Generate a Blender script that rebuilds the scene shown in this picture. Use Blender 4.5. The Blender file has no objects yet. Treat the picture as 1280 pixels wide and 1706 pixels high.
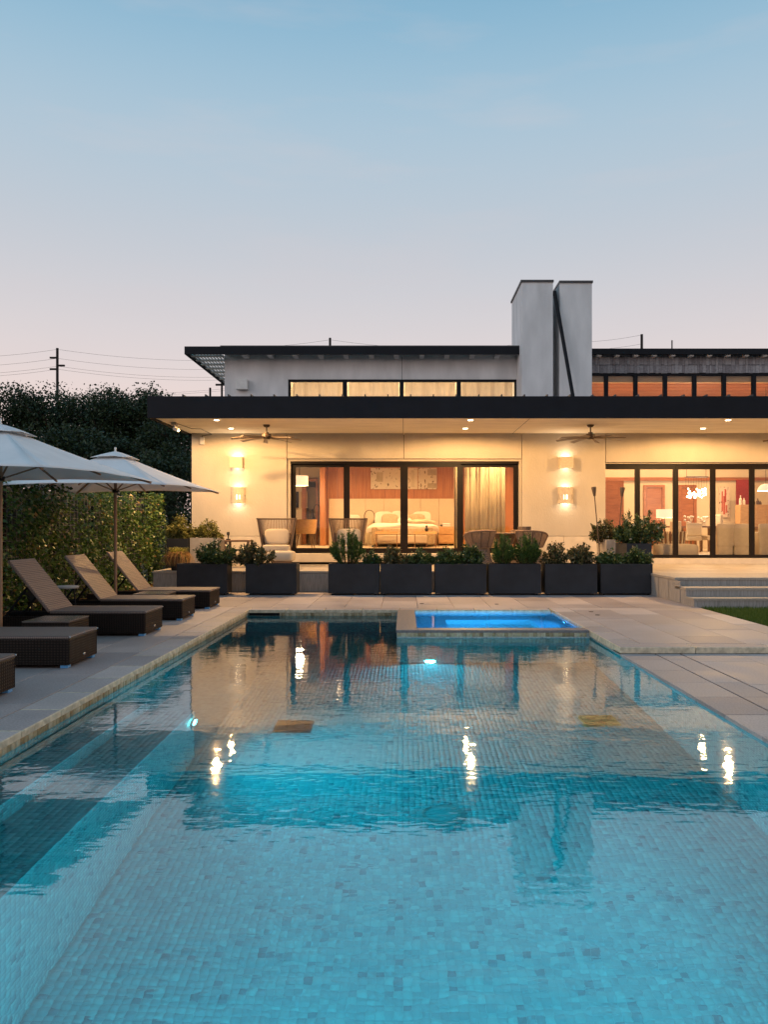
import bpy, bmesh, math, random
import numpy as np
from mathutils import Vector, Matrix
R = math.radians
PI = math.pi
random.seed(7); rng = np.random.default_rng(7)
sc = bpy.context.scene
C = sc.collection

# ------------------------------------------------------------------ camera
F = 1327.0; H = 1.3          # focal length in photo pixels, eye height above the deck
def px(p, d): return (p - 673.0) * d / F
def pz(y, d): return H - (y - 878.0) * d / F
cam = bpy.data.cameras.new('camera'); co = bpy.data.objects.new('camera', cam); C.objects.link(co)
co.location = (0, 0, H); co.rotation_euler = (R(90), 0, 0)
cam.sensor_fit = 'AUTO'; cam.sensor_width = 36; cam.lens = 28.0
cam.shift_x = -33.0 / 1706; cam.shift_y = 25.0 / 1706
cam.clip_end = 3000; cam.clip_start = 0.05
sc.camera = co

# ------------------------------------------------------------------ world: dusk sky by elevation
w = bpy.data.worlds.new('World'); sc.world = w; w.use_nodes = True
nt = w.node_tree; nt.nodes.clear()
def N(nt, t, **kw):
    n = nt.nodes.new(t)
    for k, v in kw.items(): setattr(n, k, v)
    return n
out = N(nt, 'ShaderNodeOutputWorld'); bg = N(nt, 'ShaderNodeBackground')
tc = N(nt, 'ShaderNodeTexCoord'); sep = N(nt, 'ShaderNodeSeparateXYZ'); ramp = N(nt, 'ShaderNodeValToRGB')
nt.links.new(tc.outputs['Generated'], sep.inputs[0]); nt.links.new(sep.outputs[2], ramp.inputs[0])
cr = ramp.color_ramp; cr.interpolation = 'B_SPLINE'
stops = [(0.0, (.86, .60, .51)), (.10, (.85, .65, .585)), (.20, (.70, .63, .63)), (.33, (.50, .54, .60)),
         (.45, (.39, .53, .64)), (.56, (.20, .42, .59)), (1.0, (.13, .29, .46))]
cr.elements[0].position = 0; cr.elements[0].color = (*stops[0][1], 1)
cr.elements[1].position = 1; cr.elements[1].color = (*stops[-1][1], 1)
for p, c in stops[1:-1]:
    e = cr.elements.new(p); e.color = (*c, 1)
# thin high wisps
mp = N(nt, 'ShaderNodeMapping'); mp.inputs['Scale'].default_value = (1.6, 1.6, 9)
ns = N(nt, 'ShaderNodeTexNoise'); ns.inputs['Scale'].default_value = 2.2; ns.inputs['Detail'].default_value = 5; ns.inputs['Roughness'].default_value = .55
r2 = N(nt, 'ShaderNodeMapRange'); r2.inputs[1].default_value = .52; r2.inputs[2].default_value = .80; r2.inputs[4].default_value = .30
mx = N(nt, 'ShaderNodeMixRGB'); mx.inputs[2].default_value = (.62, .56, .58, 1)
nt.links.new(tc.outputs['Generated'], mp.inputs[0]); nt.links.new(mp.outputs[0], ns.inputs[0]); nt.links.new(ns.outputs[0], r2.inputs[0])
nt.links.new(r2.outputs[0], mx.inputs[0]); nt.links.new(ramp.outputs[0], mx.inputs[1])
nt.links.new(mx.outputs[0], bg.inputs[0]); bg.inputs[1].default_value = 1.08
nt.links.new(bg.outputs[0], out.inputs[0])

# afterglow: weak, very soft light from the left (the sun itself has set)
sl = bpy.data.lights.new('sun', 'SUN'); sl.energy = 0.50; sl.angle = R(40); sl.color = (1, .88, .86)
so = bpy.data.objects.new('sun', sl); C.objects.link(so); so.rotation_euler = (R(0), R(-72), R(38))

vs = sc.view_settings; vs.view_transform = 'Standard'; vs.look = 'None'; vs.exposure = 0.0; vs.gamma = 1
sc.render.engine = 'CYCLES'
cy = sc.cycles
cy.use_denoising = True
cy.sample_clamp_indirect = 3.0; cy.sample_clamp_direct = 0
cy.max_bounces = 10; cy.diffuse_bounces = 4; cy.glossy_bounces = 4; cy.transmission_bounces = 6; cy.transparent_max_bounces = 16
cy.use_light_tree = True
cy.blur_glossy = 0.5

WARM = (1.0, .57, .22); WARMW = (1.0, .80, .55)

# ------------------------------------------------------------------ helpers
wl = {}
def tag(o, label=None, cat=None, group=None, kind=None):
    if label: o['label'] = label
    if cat: o['category'] = cat
    if group: o['group'] = group
    if kind: o['kind'] = kind
    return o
def thing(name, label, cat, loc=(0, 0, 0), rz=0, group=None):
    o = bpy.data.objects.new(name, None); C.objects.link(o)
    o.location = loc; o.rotation_euler = (0, 0, rz); o.empty_display_size = .1
    wl[o] = Vector(loc)
    return tag(o, label, cat, group)
def link(name, me, m=None, parent=None, world=False, loc=None, rot=None):
    o = bpy.data.objects.new(name, me); C.objects.link(o)
    if m is not None and not me.materials: me.materials.append(m)
    if loc is not None: o.location = loc
    if rot is not None: o.rotation_euler = rot
    if parent is not None:
        o.parent = parent
        if world: o.matrix_parent_inverse = Matrix.Translation(-wl.get(parent, Vector((0, 0, 0))))
    return o
def children(o): return [c for c in bpy.data.objects if c.parent == o]
def copy_tree(o, parent=None, kids=None):
    c = o.copy(); C.objects.link(c)
    if parent is not None: c.parent = parent
    for ch in list(o.children): copy_tree(ch, c)
    return c
def dup(root, loc, rz=None, label=None, group=None):
    r = copy_tree(root); r.location = loc
    if rz is not None: r.rotation_euler[2] = rz
    if label: r['label'] = label
    if group: r['group'] = group
    return r

def fastmesh(name, V, Fq):
    """V (n,3) array, Fq (m,k) array of equal-sized faces"""
    me = bpy.data.meshes.new(name)
    V = np.asarray(V, np.float32); Fq = np.asarray(Fq, np.int32)
    m, k = Fq.shape
    me.vertices.add(len(V)); me.vertices.foreach_set('co', V.ravel())
    me.loops.add(m * k); me.loops.foreach_set('vertex_index', Fq.ravel())
    me.polygons.add(m); me.polygons.foreach_set('loop_start', np.arange(0, m * k, k, dtype=np.int32))
    me.update(calc_edges=True); me.validate()
    return me

class MB:
    def __init__(s): s.v = []; s.f = []
    def add(s, vs, fs):
        o = len(s.v); s.v += [tuple(p) for p in vs]; s.f += [tuple(i + o for i in q) for q in fs]; return s
    def box(s, x0, x1, y0, y1, z0, z1):
        return s.add([(x0,y0,z0),(x1,y0,z0),(x1,y1,z0),(x0,y1,z0),(x0,y0,z1),(x1,y0,z1),(x1,y1,z1),(x0,y1,z1)],
                     [(0,3,2,1),(4,5,6,7),(0,1,5,4),(1,2,6,5),(2,3,7,6),(3,0,4,7)])
    def cbox(s, x0, x1, y0, y1, z0, z1, c=.006):
        v = []
        for z, i in ((z0, 0), (z1 - c, 0), (z1, c)):
            v += [(x0+i,y0+i,z),(x1-i,y0+i,z),(x1-i,y1-i,z),(x0+i,y1-i,z)]
        fs = [(0,3,2,1),(8,9,10,11)]
        for a in (0, 4):
            for k in range(4): fs.append((a+k, a+(k+1)%4, a+4+(k+1)%4, a+4+k))
        return s.add(v, fs)
    def obox(s, a, b, wd, ht, up=(0,0,1)):
        """bar from a to b, width wd, height ht"""
        a = Vector(a); b = Vector(b); d = (b - a).normalized(); u = Vector(up)
        sd = d.cross(u)
        if sd.length < 1e-4: sd = d.cross(Vector((1,0,0)))
        sd.normalize(); u = sd.cross(d).normalized()
        v = []
        for p in (a, b):
            for i, j in ((-1,-1),(1,-1),(1,1),(-1,1)): v.append(p + sd*i*wd/2 + u*j*ht/2)
        return s.add(v, [(0,1,2,3),(7,6,5,4),(0,4,5,1),(1,5,6,2),(2,6,7,3),(3,7,4,0)])
    def tube(s, pts, r, n=6, cap=True):
        pts = [Vector(p) for p in pts]; m = len(pts)
        rs = r if isinstance(r, (list, tuple)) else [r]*m
        v = []; ref = None
        for i, p in enumerate(pts):
            d = (pts[min(i+1,m-1)] - pts[max(i-1,0)]).normalized()
            if ref is None:
                ref = d.orthogonal().normalized()
            ref = (ref - d*ref.dot(d)).normalized(); b = d.cross(ref)
            for k in range(n):
                a = 2*PI*k/n; v.append(p + (ref*math.cos(a) + b*math.sin(a))*rs[i])
        fs = []
        for i in range(m-1):
            for k in range(n): fs.append((i*n+k, i*n+(k+1)%n, (i+1)*n+(k+1)%n, (i+1)*n+k))
        if cap: fs += [tuple(range(n-1,-1,-1)), tuple(range((m-1)*n, m*n))]
        return s.add(v, fs)
    def lathe(s, prof, n=20, c=(0,0,0), a0=0, a1=2*PI, close=True):
        full = abs(a1-a0) > 6.28; k = n if full else n+1; v = []
        for r, z in prof:
            for i in range(k):
                a = a0 + (a1-a0)*i/n; v.append((c[0]+r*math.cos(a), c[1]+r*math.sin(a), c[2]+z))
        fs = []
        for j in range(len(prof)-1):
            for i in range(n if full else n):
                i2 = (i+1) % k
                fs.append((j*k+i, j*k+i2, (j+1)*k+i2, (j+1)*k+i))
        if full and close:
            fs += [tuple(range(k-1,-1,-1)), tuple(range((len(prof)-1)*k, len(prof)*k))]
        return s.add(v, fs)
    def sell(s, c, sx, sy, sz, e1=.35, e2=.35, n=20, m=10):
        """superellipsoid cushion, full sizes"""
        def sp(x, e): return math.copysign(abs(x)**e, x)
        v = []
        for j in range(m+1):
            ph = -PI/2 + PI*j/m
            for i in range(n):
                th = 2*PI*i/n
                v.append((c[0]+sx/2*sp(math.cos(ph),e1)*sp(math.cos(th),e2), c[1]+sy/2*sp(math.cos(ph),e1)*sp(math.sin(th),e2), c[2]+sz/2*sp(math.sin(ph),e1)))
        fs = []
        for j in range(m):
            for i in range(n): fs.append((j*n+i, j*n+(i+1)%n, (j+1)*n+(i+1)%n, (j+1)*n+i))
        return s.add(v, fs)
    def rot(s, M, i0=0):
        s.v = s.v[:i0] + [tuple(M @ Vector(p)) for p in s.v[i0:]]; return s
    def mesh(s, name, smooth=False):
        me = bpy.data.meshes.new(name); me.from_pydata(s.v, [], s.f); me.update()
        if smooth:
            me.polygons.foreach_set('use_smooth', [True]*len(me.polygons))
            try: me.set_sharp_from_angle(angle=R(42))
            except Exception: pass
        return me
    def build(s, name, m, parent=None, world=False, smooth=False, loc=None, rot=None, bevel=0, seg=2):
        o = link(name, s.mesh(name, smooth), m, parent, world, loc, rot)
        if bevel:
            b = o.modifiers.new('bevel', 'BEVEL'); b.width = bevel; b.segments = seg; b.limit_method = 'ANGLE'; b.angle_limit = R(40)
        return o

def lamp(kind, parent, loc, energy, color, rot=(0,0,0), size=.05, spot=None, blend=.6, world=False, sy=None):
    l = bpy.data.lights.new('bulb', kind); l.energy = energy; l.color = color
    if kind == 'AREA':
        l.shape = 'RECTANGLE' if sy else 'DISK'; l.size = size
        if sy: l.size_y = sy
    else: l.shadow_soft_size = size
    if kind == 'SPOT': l.spot_size = spot; l.spot_blend = blend
    o = bpy.data.objects.new('bulb', l); C.objects.link(o); o.location = loc; o.rotation_euler = rot
    o.parent = parent
    if world: o.matrix_parent_inverse = Matrix.Translation(-wl.get(parent, Vector((0,0,0))))
    return o

# ------------------------------------------------------------------ materials
def newmat(name):
    m = bpy.data.materials.new(name); m.use_nodes = True; nt = m.node_tree
    b = nt.nodes['Principled BSDF']; return m, nt, b
def mat(name, col, rough=.6, spec=.5, scale=6, var=.12, bump=0, bscale=60, metal=0, stretch=None, detail=4, trans=0):
    m, nt, b = newmat(name)
    b.inputs['Roughness'].default_value = rough; b.inputs['Metallic'].default_value = metal
    b.inputs['Specular IOR Level'].default_value = spec
    t = N(nt, 'ShaderNodeTexCoord'); src = t.outputs['Object']
    if stretch:
        mp = N(nt, 'ShaderNodeMapping'); mp.inputs['Scale'].default_value = stretch
        nt.links.new(src, mp.inputs[0]); src = mp.outputs[0]
    n = N(nt, 'ShaderNodeTexNoise'); n.inputs['Scale'].default_value = scale; n.inputs['Detail'].default_value = detail
    nt.links.new(src, n.inputs[0])
    rp = N(nt, 'ShaderNodeValToRGB'); e = rp.color_ramp.elements
    e[0].position = .3; e[1].position = .7
    e[0].color = tuple(c*(1-var) for c in col)+(1,); e[1].color = tuple(min(1, c*(1+var)) for c in col)+(1,)
    nt.links.new(n.outputs[0], rp.inputs[0]); nt.links.new(rp.outputs[0], b.inputs['Base Color'])
    if bump:
        n2 = N(nt, 'ShaderNodeTexNoise'); n2.inputs['Scale'].default_value = bscale; n2.inputs['Detail'].default_value = 5
        nt.links.new(src, n2.inputs[0])
        bp = N(nt, 'ShaderNodeBump'); bp.inputs['Strength'].default_value = bump; bp.inputs['Distance'].default_value = .01
        nt.links.new(n2.outputs[0], bp.inputs['Height']); nt.links.new(bp.outputs[0], b.inputs['Normal'])
    if trans:
        tr = N(nt, 'ShaderNodeBsdfTranslucent'); ms = N(nt, 'ShaderNodeMixShader'); ms.inputs[0].default_value = trans
        nt.links.new(rp.outputs[0], tr.inputs[0]); nt.links.new(b.outputs[0], ms.inputs[1]); nt.links.new(tr.outputs[0], ms.inputs[2])
        nt.links.new(ms.outputs[0], nt.nodes['Material Output'].inputs[0])
    return m
def emit(name, col, st):
    m, nt, b = newmat(name); b.inputs['Base Color'].default_value = (*col, 1)
    b.inputs['Emission Color'].default_value = (*col, 1); b.inputs['Emission Strength'].default_value = st
    return m
def island_mat(name, stops, rough=.4, spec=.5, trans=0, obj=False, noise=0, stain=0):
    """colour picked at random for each mesh island (or each object)"""
    m, nt, b = newmat(name); b.inputs['Roughness'].default_value = rough; b.inputs['Specular IOR Level'].default_value = spec
    g = N(nt, 'ShaderNodeObjectInfo' if obj else 'ShaderNodeNewGeometry')
    rp = N(nt, 'ShaderNodeValToRGB'); cr = rp.color_ramp
    cr.elements[0].position = stops[0][0]; cr.elements[0].color = (*stops[0][1], 1)
    cr.elements[1].position = stops[-1][0]; cr.elements[1].color = (*stops[-1][1], 1)
    for p, c in stops[1:-1]: cr.elements.new(p).color = (*c, 1)
    nt.links.new(g.outputs['Random' if obj else 'Random Per Island'], rp.inputs[0]); col = rp.outputs[0]
    if noise:
        t = N(nt, 'ShaderNodeTexCoord'); n = N(nt, 'ShaderNodeTexNoise'); n.inputs['Scale'].default_value = noise; n.inputs['Detail'].default_value = 4
        mpr = N(nt, 'ShaderNodeMapRange'); mpr.inputs[1].default_value = .3; mpr.inputs[2].default_value = .7; mpr.inputs[3].default_value = .75; mpr.inputs[4].default_value = 1.15
        nt.links.new(t.outputs['Object'], n.inputs[0]); nt.links.new(n.outputs[0], mpr.inputs[0])
        mm = N(nt, 'ShaderNodeMixRGB', blend_type='MULTIPLY'); mm.inputs[0].default_value = 1
        nt.links.new(col, mm.inputs[1]); nt.links.new(mpr.outputs[0], mm.inputs[2]); col = mm.outputs[0]
    if stain:
        g2 = N(nt, 'ShaderNodeNewGeometry'); n = N(nt, 'ShaderNodeTexNoise'); n.inputs['Scale'].default_value = stain; n.inputs['Detail'].default_value = 7; n.inputs['Roughness'].default_value = .62
        mpr = N(nt, 'ShaderNodeMapRange'); mpr.inputs[1].default_value = .3; mpr.inputs[2].default_value = .7; mpr.inputs[3].default_value = .72; mpr.inputs[4].default_value = 1.12
        nt.links.new(g2.outputs['Position'], n.inputs[0]); nt.links.new(n.outputs[0], mpr.inputs[0])
        mm = N(nt, 'ShaderNodeMixRGB', blend_type='MULTIPLY'); mm.inputs[0].default_value = 1
        nt.links.new(col, mm.inputs[1]); nt.links.new(mpr.outputs[0], mm.inputs[2]); col = mm.outputs[0]
        mr = N(nt, 'ShaderNodeMapRange'); mr.inputs[1].default_value = .3; mr.inputs[2].default_value = .7; mr.inputs[3].default_value = rough-.14; mr.inputs[4].default_value = rough+.1
        nt.links.new(n.outputs[0], mr.inputs[0]); nt.links.new(mr.outputs[0], b.inputs['Roughness'])
    nt.links.new(col, b.inputs['Base Color'])
    if trans:
        tr = N(nt, 'ShaderNodeBsdfTranslucent'); ms = N(nt, 'ShaderNodeMixShader'); ms.inputs[0].default_value = trans
        nt.links.new(col, tr.inputs[0]); nt.links.new(b.outputs[0], ms.inputs[1]); nt.links.new(tr.outputs[0], ms.inputs[2])
        nt.links.new(ms.outputs[0], nt.nodes['Material Output'].inputs[0])
    return m
def wood(name, c0, c1, sc_=(1,1,1), scale=3, rough=.4):
    m, nt, b = newmat(name); b.inputs['Roughness'].default_value = rough
    t = N(nt, 'ShaderNodeTexCoord'); mp = N(nt, 'ShaderNodeMapping'); mp.inputs['Scale'].default_value = sc_
    oi = N(nt, 'ShaderNodeObjectInfo'); ad = N(nt, 'ShaderNodeVectorMath'); ad.operation = 'ADD'
    n = N(nt, 'ShaderNodeTexNoise'); n.inputs['Scale'].default_value = scale; n.inputs['Detail'].default_value = 6; n.inputs['Distortion'].default_value = .6
    rp = N(nt, 'ShaderNodeValToRGB'); e = rp.color_ramp.elements; e[0].position = .3; e[1].position = .7
    e[0].color = (*c0, 1); e[1].color = (*c1, 1)
    nt.links.new(t.outputs['Object'], mp.inputs[0]); nt.links.new(mp.outputs[0], ad.inputs[0])
    cmb = N(nt, 'ShaderNodeMath', operation='MULTIPLY'); cmb.inputs[1].default_value = 37
    nt.links.new(oi.outputs['Random'], cmb.inputs[0]); nt.links.new(cmb.outputs[0], ad.inputs[1])
    nt.links.new(ad.outputs[0], n.inputs[0]); nt.links.new(n.outputs[0], rp.inputs[0]); nt.links.new(rp.outputs[0], b.inputs['Base Color'])
    return m
def weave(name, col, sx=42, sz=42, rough=.5, spec=.4):
    m, nt, b = newmat(name); b.inputs['Roughness'].default_value = rough; b.inputs['Specular IOR Level'].default_value = spec
    t = N(nt, 'ShaderNodeTexCoord')
    def wv(axis, s):
        wn = N(nt, 'ShaderNodeTexWave', bands_direction=axis); wn.inputs['Scale'].default_value = s; wn.inputs['Distortion'].default_value = .25; wn.inputs['Detail'].default_value = 1
        nt.links.new(t.outputs['Object'], wn.inputs[0]); return wn.outputs['Fac']
    a = wv('X', sx); c = wv('Y', sx); d = wv('Z', sz)
    m1 = N(nt, 'ShaderNodeMath', operation='MULTIPLY'); m2 = N(nt, 'ShaderNodeMath', operation='MAXIMUM')
    nt.links.new(a, m1.inputs[0]); nt.links.new(c, m1.inputs[1])
    m3 = N(nt, 'ShaderNodeMath', operation='MULTIPLY'); nt.links.new(d, m3.inputs[0])
    m4 = N(nt, 'ShaderNodeMath', operation='ADD'); nt.links.new(a, m4.inputs[0]); nt.links.new(c, m4.inputs[1])
    nt.links.new(m4.outputs[0], m3.inputs[1])
    nt.links.new(m1.outputs[0], m2.inputs[0]); nt.links.new(m3.outputs[0], m2.inputs[1])
    rp = N(nt, 'ShaderNodeValToRGB'); e = rp.color_ramp.elements; e[0].position = .1; e[1].position = .75
    e[0].color = tuple(x*.35 for x in col)+(1,); e[1].color = tuple(x*1.25 for x in col)+(1,)
    nt.links.new(m2.outputs[0], rp.inputs[0]); nt.links.new(rp.outputs[0], b.inputs['Base Color'])
    bp = N(nt, 'ShaderNodeBump'); bp.inputs['Strength'].default_value = .6; bp.inputs['Distance'].default_value = .006
    nt.links.new(m2.outputs[0], bp.inputs['Height']); nt.links.new(bp.outputs[0], b.inputs['Normal'])
    return m

M = {}
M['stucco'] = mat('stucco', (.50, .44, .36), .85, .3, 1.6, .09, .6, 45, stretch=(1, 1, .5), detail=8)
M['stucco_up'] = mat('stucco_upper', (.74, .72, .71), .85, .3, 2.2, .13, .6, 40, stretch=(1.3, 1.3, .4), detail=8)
M['base_stone'] = mat('base_stone', (.58, .51, .42), .75, .3, 4, .1, .25, 50)
M['soffit'] = mat('soffit', (.92, .82, .66), .8, .3, 1.2, .08, .15, 30, stretch=(1, 4, 1))
M['black_metal'] = mat('black_metal', (.009, .010, .014), .6, .2, 3, .15)
M['bronze'] = mat('bronze_frame', (.009, .006, .0045), .5, .2, 5, .15)
M['dark_void'] = mat('dark_recess', (.012, .012, .012), .9, .1)  # near-black colour stands in for shade inside gaps and openings
M['roof_metal'] = mat('roof_metal', (.06, .055, .055), .4, .5, 2, .2)
M['paver'] = island_mat('granite_paver', [(0, (.31, .26, .25)), (.35, (.39, .33, .31)), (.7, (.43, .36, .335)), (1, (.50, .425, .39))], .62, .4, obj=True, noise=70, stain=.9)
M['paver_t'] = island_mat('terrace_paver', [(0, (.33, .285, .235)), (1, (.39, .34, .28))], .6, .4, obj=True, noise=60)
M['mortar'] = mat('mortar', (.055, .05, .047), .9, .2)
M['coping'] = mat('coping_stone', (.52, .44, .31), .6, .4, 14, .35, .15, 60)
M['riser_stone'] = mat('riser_stone', (.30, .275, .25), .7, .3, 9, .22, .25, 90, stretch=(6, 6, .6))
M['ground'] = mat('ground_soil', (.055, .05, .03), .95, .2, 2, .4, .3, 20)
M['lawn'] = mat('lawn_soil', (.035, .05, .012), .95, .2, 8, .3)
M['grass'] = island_mat('grass_blade', [(0, (.035, .075, .01)), (.6, (.07, .13, .018)), (1, (.13, .18, .03))], .5, .3, .3)
TS = [(0, (.17, .20, .21)), (.04, (.22, .25, .26)), (.08, (.29, .335, .33)), (.45, (.33, .37, .36)), (.8, (.37, .41, .39)), (1, (.44, .47, .44))]
M['tile'] = island_mat('pool_tile', TS, .25, .5)
M['tile_o'] = island_mat('pool_tile_single', TS, .25, .5, obj=True)
M['grout'] = mat('pool_grout', (.36, .40, .39), .8, .3, 20, .2)
M['wtile'] = island_mat('waterline_tile', [(0, (.22, .17, .08)), (.4, (.36, .31, .18)), (1, (.50, .46, .33))], .35, .5, noise=30)
M['planter'] = mat('planter_steel', (.022, .024, .029), .55, .3, 2.5, .3, detail=8)
M['planter_in'] = mat('planter_concrete', (.36, .32, .28), .75, .3, 7, .15, .2, 40)
M['soil'] = mat('soil', (.03, .022, .015), .95, .1, 30, .5, .6, 60)
M['rubber'] = mat('rubber', (.015, .015, .015), .7, .3)
M['chrome'] = mat('bright_steel', (.6, .6, .6), .25, .5, 3, .05, metal=1)
M['wicker'] = weave('wicker_shaded', (.024, .015, .011), 11, 13, spec=.15)  # sides: same wicker as the tops, with shade put into the colour
M['wicker_lit'] = weave('wicker_lit', (.24, .18, .155), 18, 18, spec=.25)  # tops: same wicker as the sides, with light put into the colour
M['blue_plastic'] = mat('blue_foot', (.10, .32, .60), .5)
M['canvas'] = mat('umbrella_canvas', (.86, .84, .83), .9, .2, 3, .05, .12, 200, trans=.22)
M['teak_pole'] = wood('pole_wood', (.20, .10, .055), (.32, .18, .10), (20, 20, 1), 2, .5)
M['rope'] = mat('taupe_rope', (.24, .16, .11), .85, .2, 40, .2)
M['chair_frame'] = mat('chair_frame', (.10, .065, .045), .6, .3)
M['cushion'] = mat('cream_cushion', (.52, .44, .34), .95, .15, 5, .06, .2, 150)
M['cushion_dk'] = mat('patterned_cushion', (.40, .31, .20), .95, .15, 45, .35)
M['throw'] = mat('tan_throw', (.50, .40, .27), .95, .15, 12, .2, .4, 40)
M['table_wood'] = wood('table_wood', (.14, .075, .04), (.24, .13, .07), (2, 14, 14), 2, .45)
M['fan'] = mat('fan_bronze', (.085, .055, .035), .5, .4, 8, .2)
M['fan_blade'] = wood('fan_blade', (.10, .06, .035), (.16, .10, .06), (3, 12, 12), 3, .5)
M['plaster_sconce'] = mat('sconce_plaster', (.62, .52, .40), .8, .2, 30, .12, .3, 120)
M['sconce_glow'] = emit('sconce_glow', (1, .84, .58), 3)
M['lens'] = emit('downlight_lens', (1, .80, .50), 30)
M['lens_pool'] = emit('pool_lens', (.35, 1, 1), 40)
M['lens_spa'] = emit('spa_lens', (.15, .5, 1), 8)
M['white_trim'] = mat('white_trim', (.75, .72, .68), .5)
M['w_wall'] = wood('walnut_panel', (.30, .11, .035), (.46, .20, .07), (9, 9, .5), 3, .4)
M['w_door'] = wood('red_wood_door', (.25, .085, .032), (.37, .14, .055), (1, 9, 7), 2.5, .4)
M['w_slat'] = wood('cedar_plank', (.24, .07, .025), (.40, .135, .05), (.6, 9, 9), 3, .5)
M['w_light'] = wood('oak', (.45, .26, .11), (.58, .36, .17), (2, 10, 10), 3, .45)
M['int_wall'] = mat('interior_wall', (.62, .54, .40), .85, .2, 1.5, .04)
M['int_floor'] = mat('interior_floor', (.56, .47, .35), .35, .4, 2, .08)
M['headboard'] = mat('headboard_fabric', (.62, .53, .38), .9, .15, 40, .06)
M['linen'] = mat('bed_linen', (.68, .61, .51), .9, .15, 4, .05, .25, 12)
M['curtain'] = mat('curtain_fabric', (.70, .60, .40), .9, .15, 3, .08, .15, 60, trans=.25)
M['red_wall'] = mat('red_wall', (.22, .02, .018), .7, .2)
M['crystal'] = emit('chandelier_glow', (1, .86, .6), 7)
M['shade'] = emit('lamp_shade', (1, .80, .52), .9)
M['ivory_up'] = mat('upholstery', (.58, .49, .36), .9, .15, 8, .06)
M['siding'] = island_mat('grey_shingle', [(0, (.24, .22, .23)), (.5, (.32, .30, .31)), (1, (.40, .38, .39))], .85, .2, noise=25)
M['bark'] = mat('bark', (.045, .032, .022), .95, .1, 12, .35, .6, 30, stretch=(1, 1, .3))
M['leaf_tree'] = island_mat('oak_leaf', [(0, (.012, .022, .010)), (.6, (.025, .045, .017)), (1, (.05, .075, .028))], .5, .3, .2)
M['leaf_vine'] = island_mat('vine_leaf', [(0, (.022, .055, .012)), (.5, (.065, .13, .022)), (.9, (.15, .215, .045)), (1, (.28, .15, .055))], .4, .45, .22)
M['leaf_gloss'] = island_mat('gardenia_leaf', [(0, (.02, .045, .012)), (.6, (.045, .085, .02)), (1, (.10, .14, .045))], .35, .5, .15)
M['leaf_fine'] = island_mat('fine_leaf', [(0, (.022, .06, .012)), (.6, (.05, .11, .02)), (1, (.10, .17, .035))], .45, .4, .2)
M['leaf_pale'] = island_mat('pale_leaf', [(0, (.08, .09, .02)), (.6, (.17, .17, .04)), (1, (.30, .26, .09))], .5, .3, .25)
M['leaf_brown'] = island_mat('tinged_leaf', [(0, (.03, .045, .014)), (.5, (.075, .085, .03)), (1, (.20, .14, .07))], .45, .4, .2)
M['straw'] = island_mat('straw_grass', [(0, (.34, .13, .05)), (.6, (.40, .22, .08)), (1, (.22, .24, .05))], .6, .2, .3)
M['straw_green'] = island_mat('green_grass', [(0, (.20, .20, .03)), (1, (.36, .32, .08))], .6, .2, .3)
M['petal'] = mat('white_petal', (.75, .68, .56), .7, .2)
M['pole'] = mat('pole_wood_dark', (.03, .025, .022), .9, .2)
M['wire'] = mat('wire', (.03, .03, .03), .6, .3)
M['pot'] = mat('dark_pot', (.03, .026, .024), .5, .4)
M['screen_grey'] = mat('matte_grey', (.35, .33, .31), .6, .3)

# glass: clear thin pane
gm, nt, b = newmat('clear_glass'); nt.nodes.remove(b)
tr = N(nt, 'ShaderNodeBsdfTransparent'); tr.inputs[0].default_value = (.97, .97, .965, 1)
gl = N(nt, 'ShaderNodeBsdfGlossy'); gl.inputs['Roughness'].default_value = .0
fr = N(nt, 'ShaderNodeFresnel'); fr.inputs[0].default_value = 1.38; ms = N(nt, 'ShaderNodeMixShader')
nt.links.new(fr.outputs[0], ms.inputs[0]); nt.links.new(tr.outputs[0], ms.inputs[1]); nt.links.new(gl.outputs[0], ms.inputs[2])
nt.links.new(ms.outputs[0], nt.nodes['Material Output'].inputs[0]); M['glass'] = gm

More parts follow.
